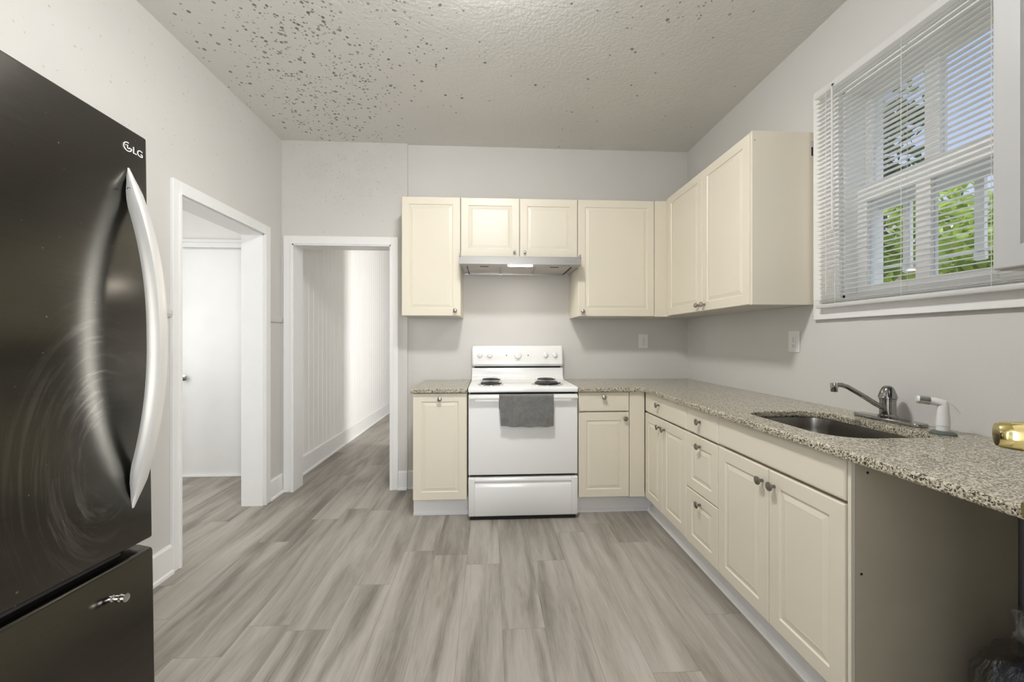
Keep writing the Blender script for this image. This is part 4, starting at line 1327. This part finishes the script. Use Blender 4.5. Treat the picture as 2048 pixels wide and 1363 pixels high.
# ------------------------------------------------------------------ wrapped bundle on the floor under the worktop end
pk = thing('wrapped_bundle', 'dark bundle in crinkled clear plastic on the floor under the end of the worktop', 'package', (1.545, 0.90, 0.0))
random.seed(11)
def lump(seed, sxx, syy, szz, amp, bm):
    rnd = random.Random(seed)
    ph = [(rnd.uniform(2, 6), rnd.uniform(2, 6), rnd.uniform(2, 6), rnd.uniform(0, 6)) for _ in range(6)]
    bmesh.ops.create_icosphere(bm, subdivisions=5, radius=1.0)
    for v in bm.verts:
        p = v.co.copy()
        q = Vector([math.copysign(abs(c) ** 0.62, c) for c in p])
        d_ = sum(math.sin(a * p.x + b * p.y + c * p.z + e) for a, b, c, e in ph) / 6
        d2 = abs(math.sin(9 * p.x + 7 * p.z + 3 * d_)) * 0.5 + abs(math.sin(11 * p.y - 8 * p.z + 4 * d_)) * 0.5
        v.co = Vector((q.x * sxx, q.y * syy, q.z * szz)) * (1 + amp * d_ - amp * 0.4 * d2)
        v.co.z = max(v.co.z, -szz * 0.86)
    zmin = min(v.co.z for v in bm.verts)
    bmesh.ops.translate(bm, verts=bm.verts[:], vec=(0, 0, -zmin + 0.001))
b_ = BM(); lump(3, 0.135, 0.23, 0.185, 0.07, b_); bmesh.ops.translate(b_, verts=b_.verts[:], vec=(0, 0, 0.008)); obj('contents', b_, M_bundle, pk, True)
b_ = BM(); lump(7, 0.160, 0.262, 0.222, 0.10, b_)
obj('plastic_film', b_, M_film, pk, True)
b_ = BM()
for k in range(7):
    a = 2 * PI * k / 7
    tube(b_, [(0.03 * math.cos(a), 0.16 + 0.03 * math.sin(a), 0.385), (0.012 * math.cos(a), 0.17 + 0.012 * math.sin(a), 0.41), (0.03 * math.cos(a) + 0.03, 0.185 + 0.03 * math.sin(a), 0.455)], lambda t: 0.010 + 0.006 * abs(t - 0.5), 5, 0.35)
obj('gathered_top', b_, M_film, pk, True)

# ------------------------------------------------------------------ outside the window
bm = BM(); box(bm, XR + 0.17, 30, -14, 26, -0.62, -0.5); struct('ground', bm, M_ground)
nh = thing('neighbour_house', 'pinkish brick house beyond the shrubs outside the window', 'house', (7.4, 5.0, -0.5))
b_ = BM(); box(b_, 0, 5, -4, 6, 0, 3.55); obj('brick_wall', b_, M_brick, nh)
b_ = BM(); prism(b_, [(-0.4, 3.5), (2.5, 4.7), (5.4, 3.5), (5.4, 3.4), (-0.4, 3.4)], 1, -4.4, 6.4); obj('roof', b_, M_roof, nh)
b_ = BM(); box(b_, -0.42, -0.38, -4.4, 6.4, 3.38, 3.52); obj('fascia', b_, M_trim, nh)

def leaf(bm, p, size, rnd):
    d = Vector((rnd.gauss(0, 1), rnd.gauss(0, 1), rnd.gauss(-0.3, 0.7))).normalized()
    u = d.cross(Vector((rnd.gauss(0, 1), rnd.gauss(0, 1), rnd.gauss(0, 1)))).normalized()
    n = d.cross(u)
    L_, w_ = size, size * 0.52
    a = bm.verts.new(p); b = bm.verts.new(p + d * L_ * 0.45 + u * w_ * 0.5 + n * w_ * 0.14); c = bm.verts.new(p + d * L_ - n * w_ * 0.15)
    e = bm.verts.new(p + d * L_ * 0.45 - u * w_ * 0.5 + n * w_ * 0.14); m = bm.verts.new(p + d * L_ * 0.5)
    bm.faces.new((a, b, m)); bm.faces.new((b, c, m)); bm.faces.new((c, e, m)); bm.faces.new((e, a, m))
def plant(name, label, cat, loc, rx, ry, z0, z1, n, size, mat, seed, group=None, dens=0.0):
    o_ = thing(name, label, cat, loc, 0, group)
    rnd = random.Random(seed)
    b_ = BM()
    tips = []
    for k in range(9):
        a = rnd.uniform(0, 2 * PI)
        q = Vector((rx * 0.75 * math.cos(a) * rnd.random() ** 0.5, ry * 0.75 * math.sin(a) * rnd.random() ** 0.5, z0 + (z1 - z0) * rnd.uniform(0.6, 0.95)))
        tips.append(q)
        tube(b_, [(0.02 * k - 0.08, 0, 0), (q.x * 0.4, q.y * 0.4, q.z * 0.5), q], lambda t: 0.016 - 0.012 * t, 5)
    obj('stems', b_, M_stem, o_)
    b_ = BM()
    cl = [Vector((rx * rnd.uniform(-1, 1), ry * rnd.uniform(-1, 1), rnd.uniform(z0, z1))) for _ in range(max(6, n // 45))]
    for k in range(n):
        c = rnd.choice(cl)
        p = c + Vector((rnd.gauss(0, rx * 0.22), rnd.gauss(0, ry * 0.16), rnd.gauss(0, (z1 - z0) * 0.08)))
        leaf(b_, p, size * rnd.uniform(0.7, 1.25), rnd)
    obj('foliage', b_, mat, o_)
    return o_
plant('shrub', 'tall sunlit leafy shrub outside, seen through the far half of the lower window', 'shrub', (3.15, 3.22, -0.5), 0.32, 0.40, 1.75, 2.95, 2400, 0.105, M_leaf, 1)
plant('shrub', 'lower sunlit shrub outside, seen through the near half of the lower window', 'shrub', (2.90, 1.92, -0.5), 0.28, 0.30, 1.5, 2.55, 1000, 0.10, M_leaf, 2)
plant('tree', 'dark leafy tree seen against the sky through the upper window', 'tree', (5.0, 5.45, -0.5), 0.8, 0.75, 3.2, 4.9, 1500, 0.19, M_leaf_d, 3)
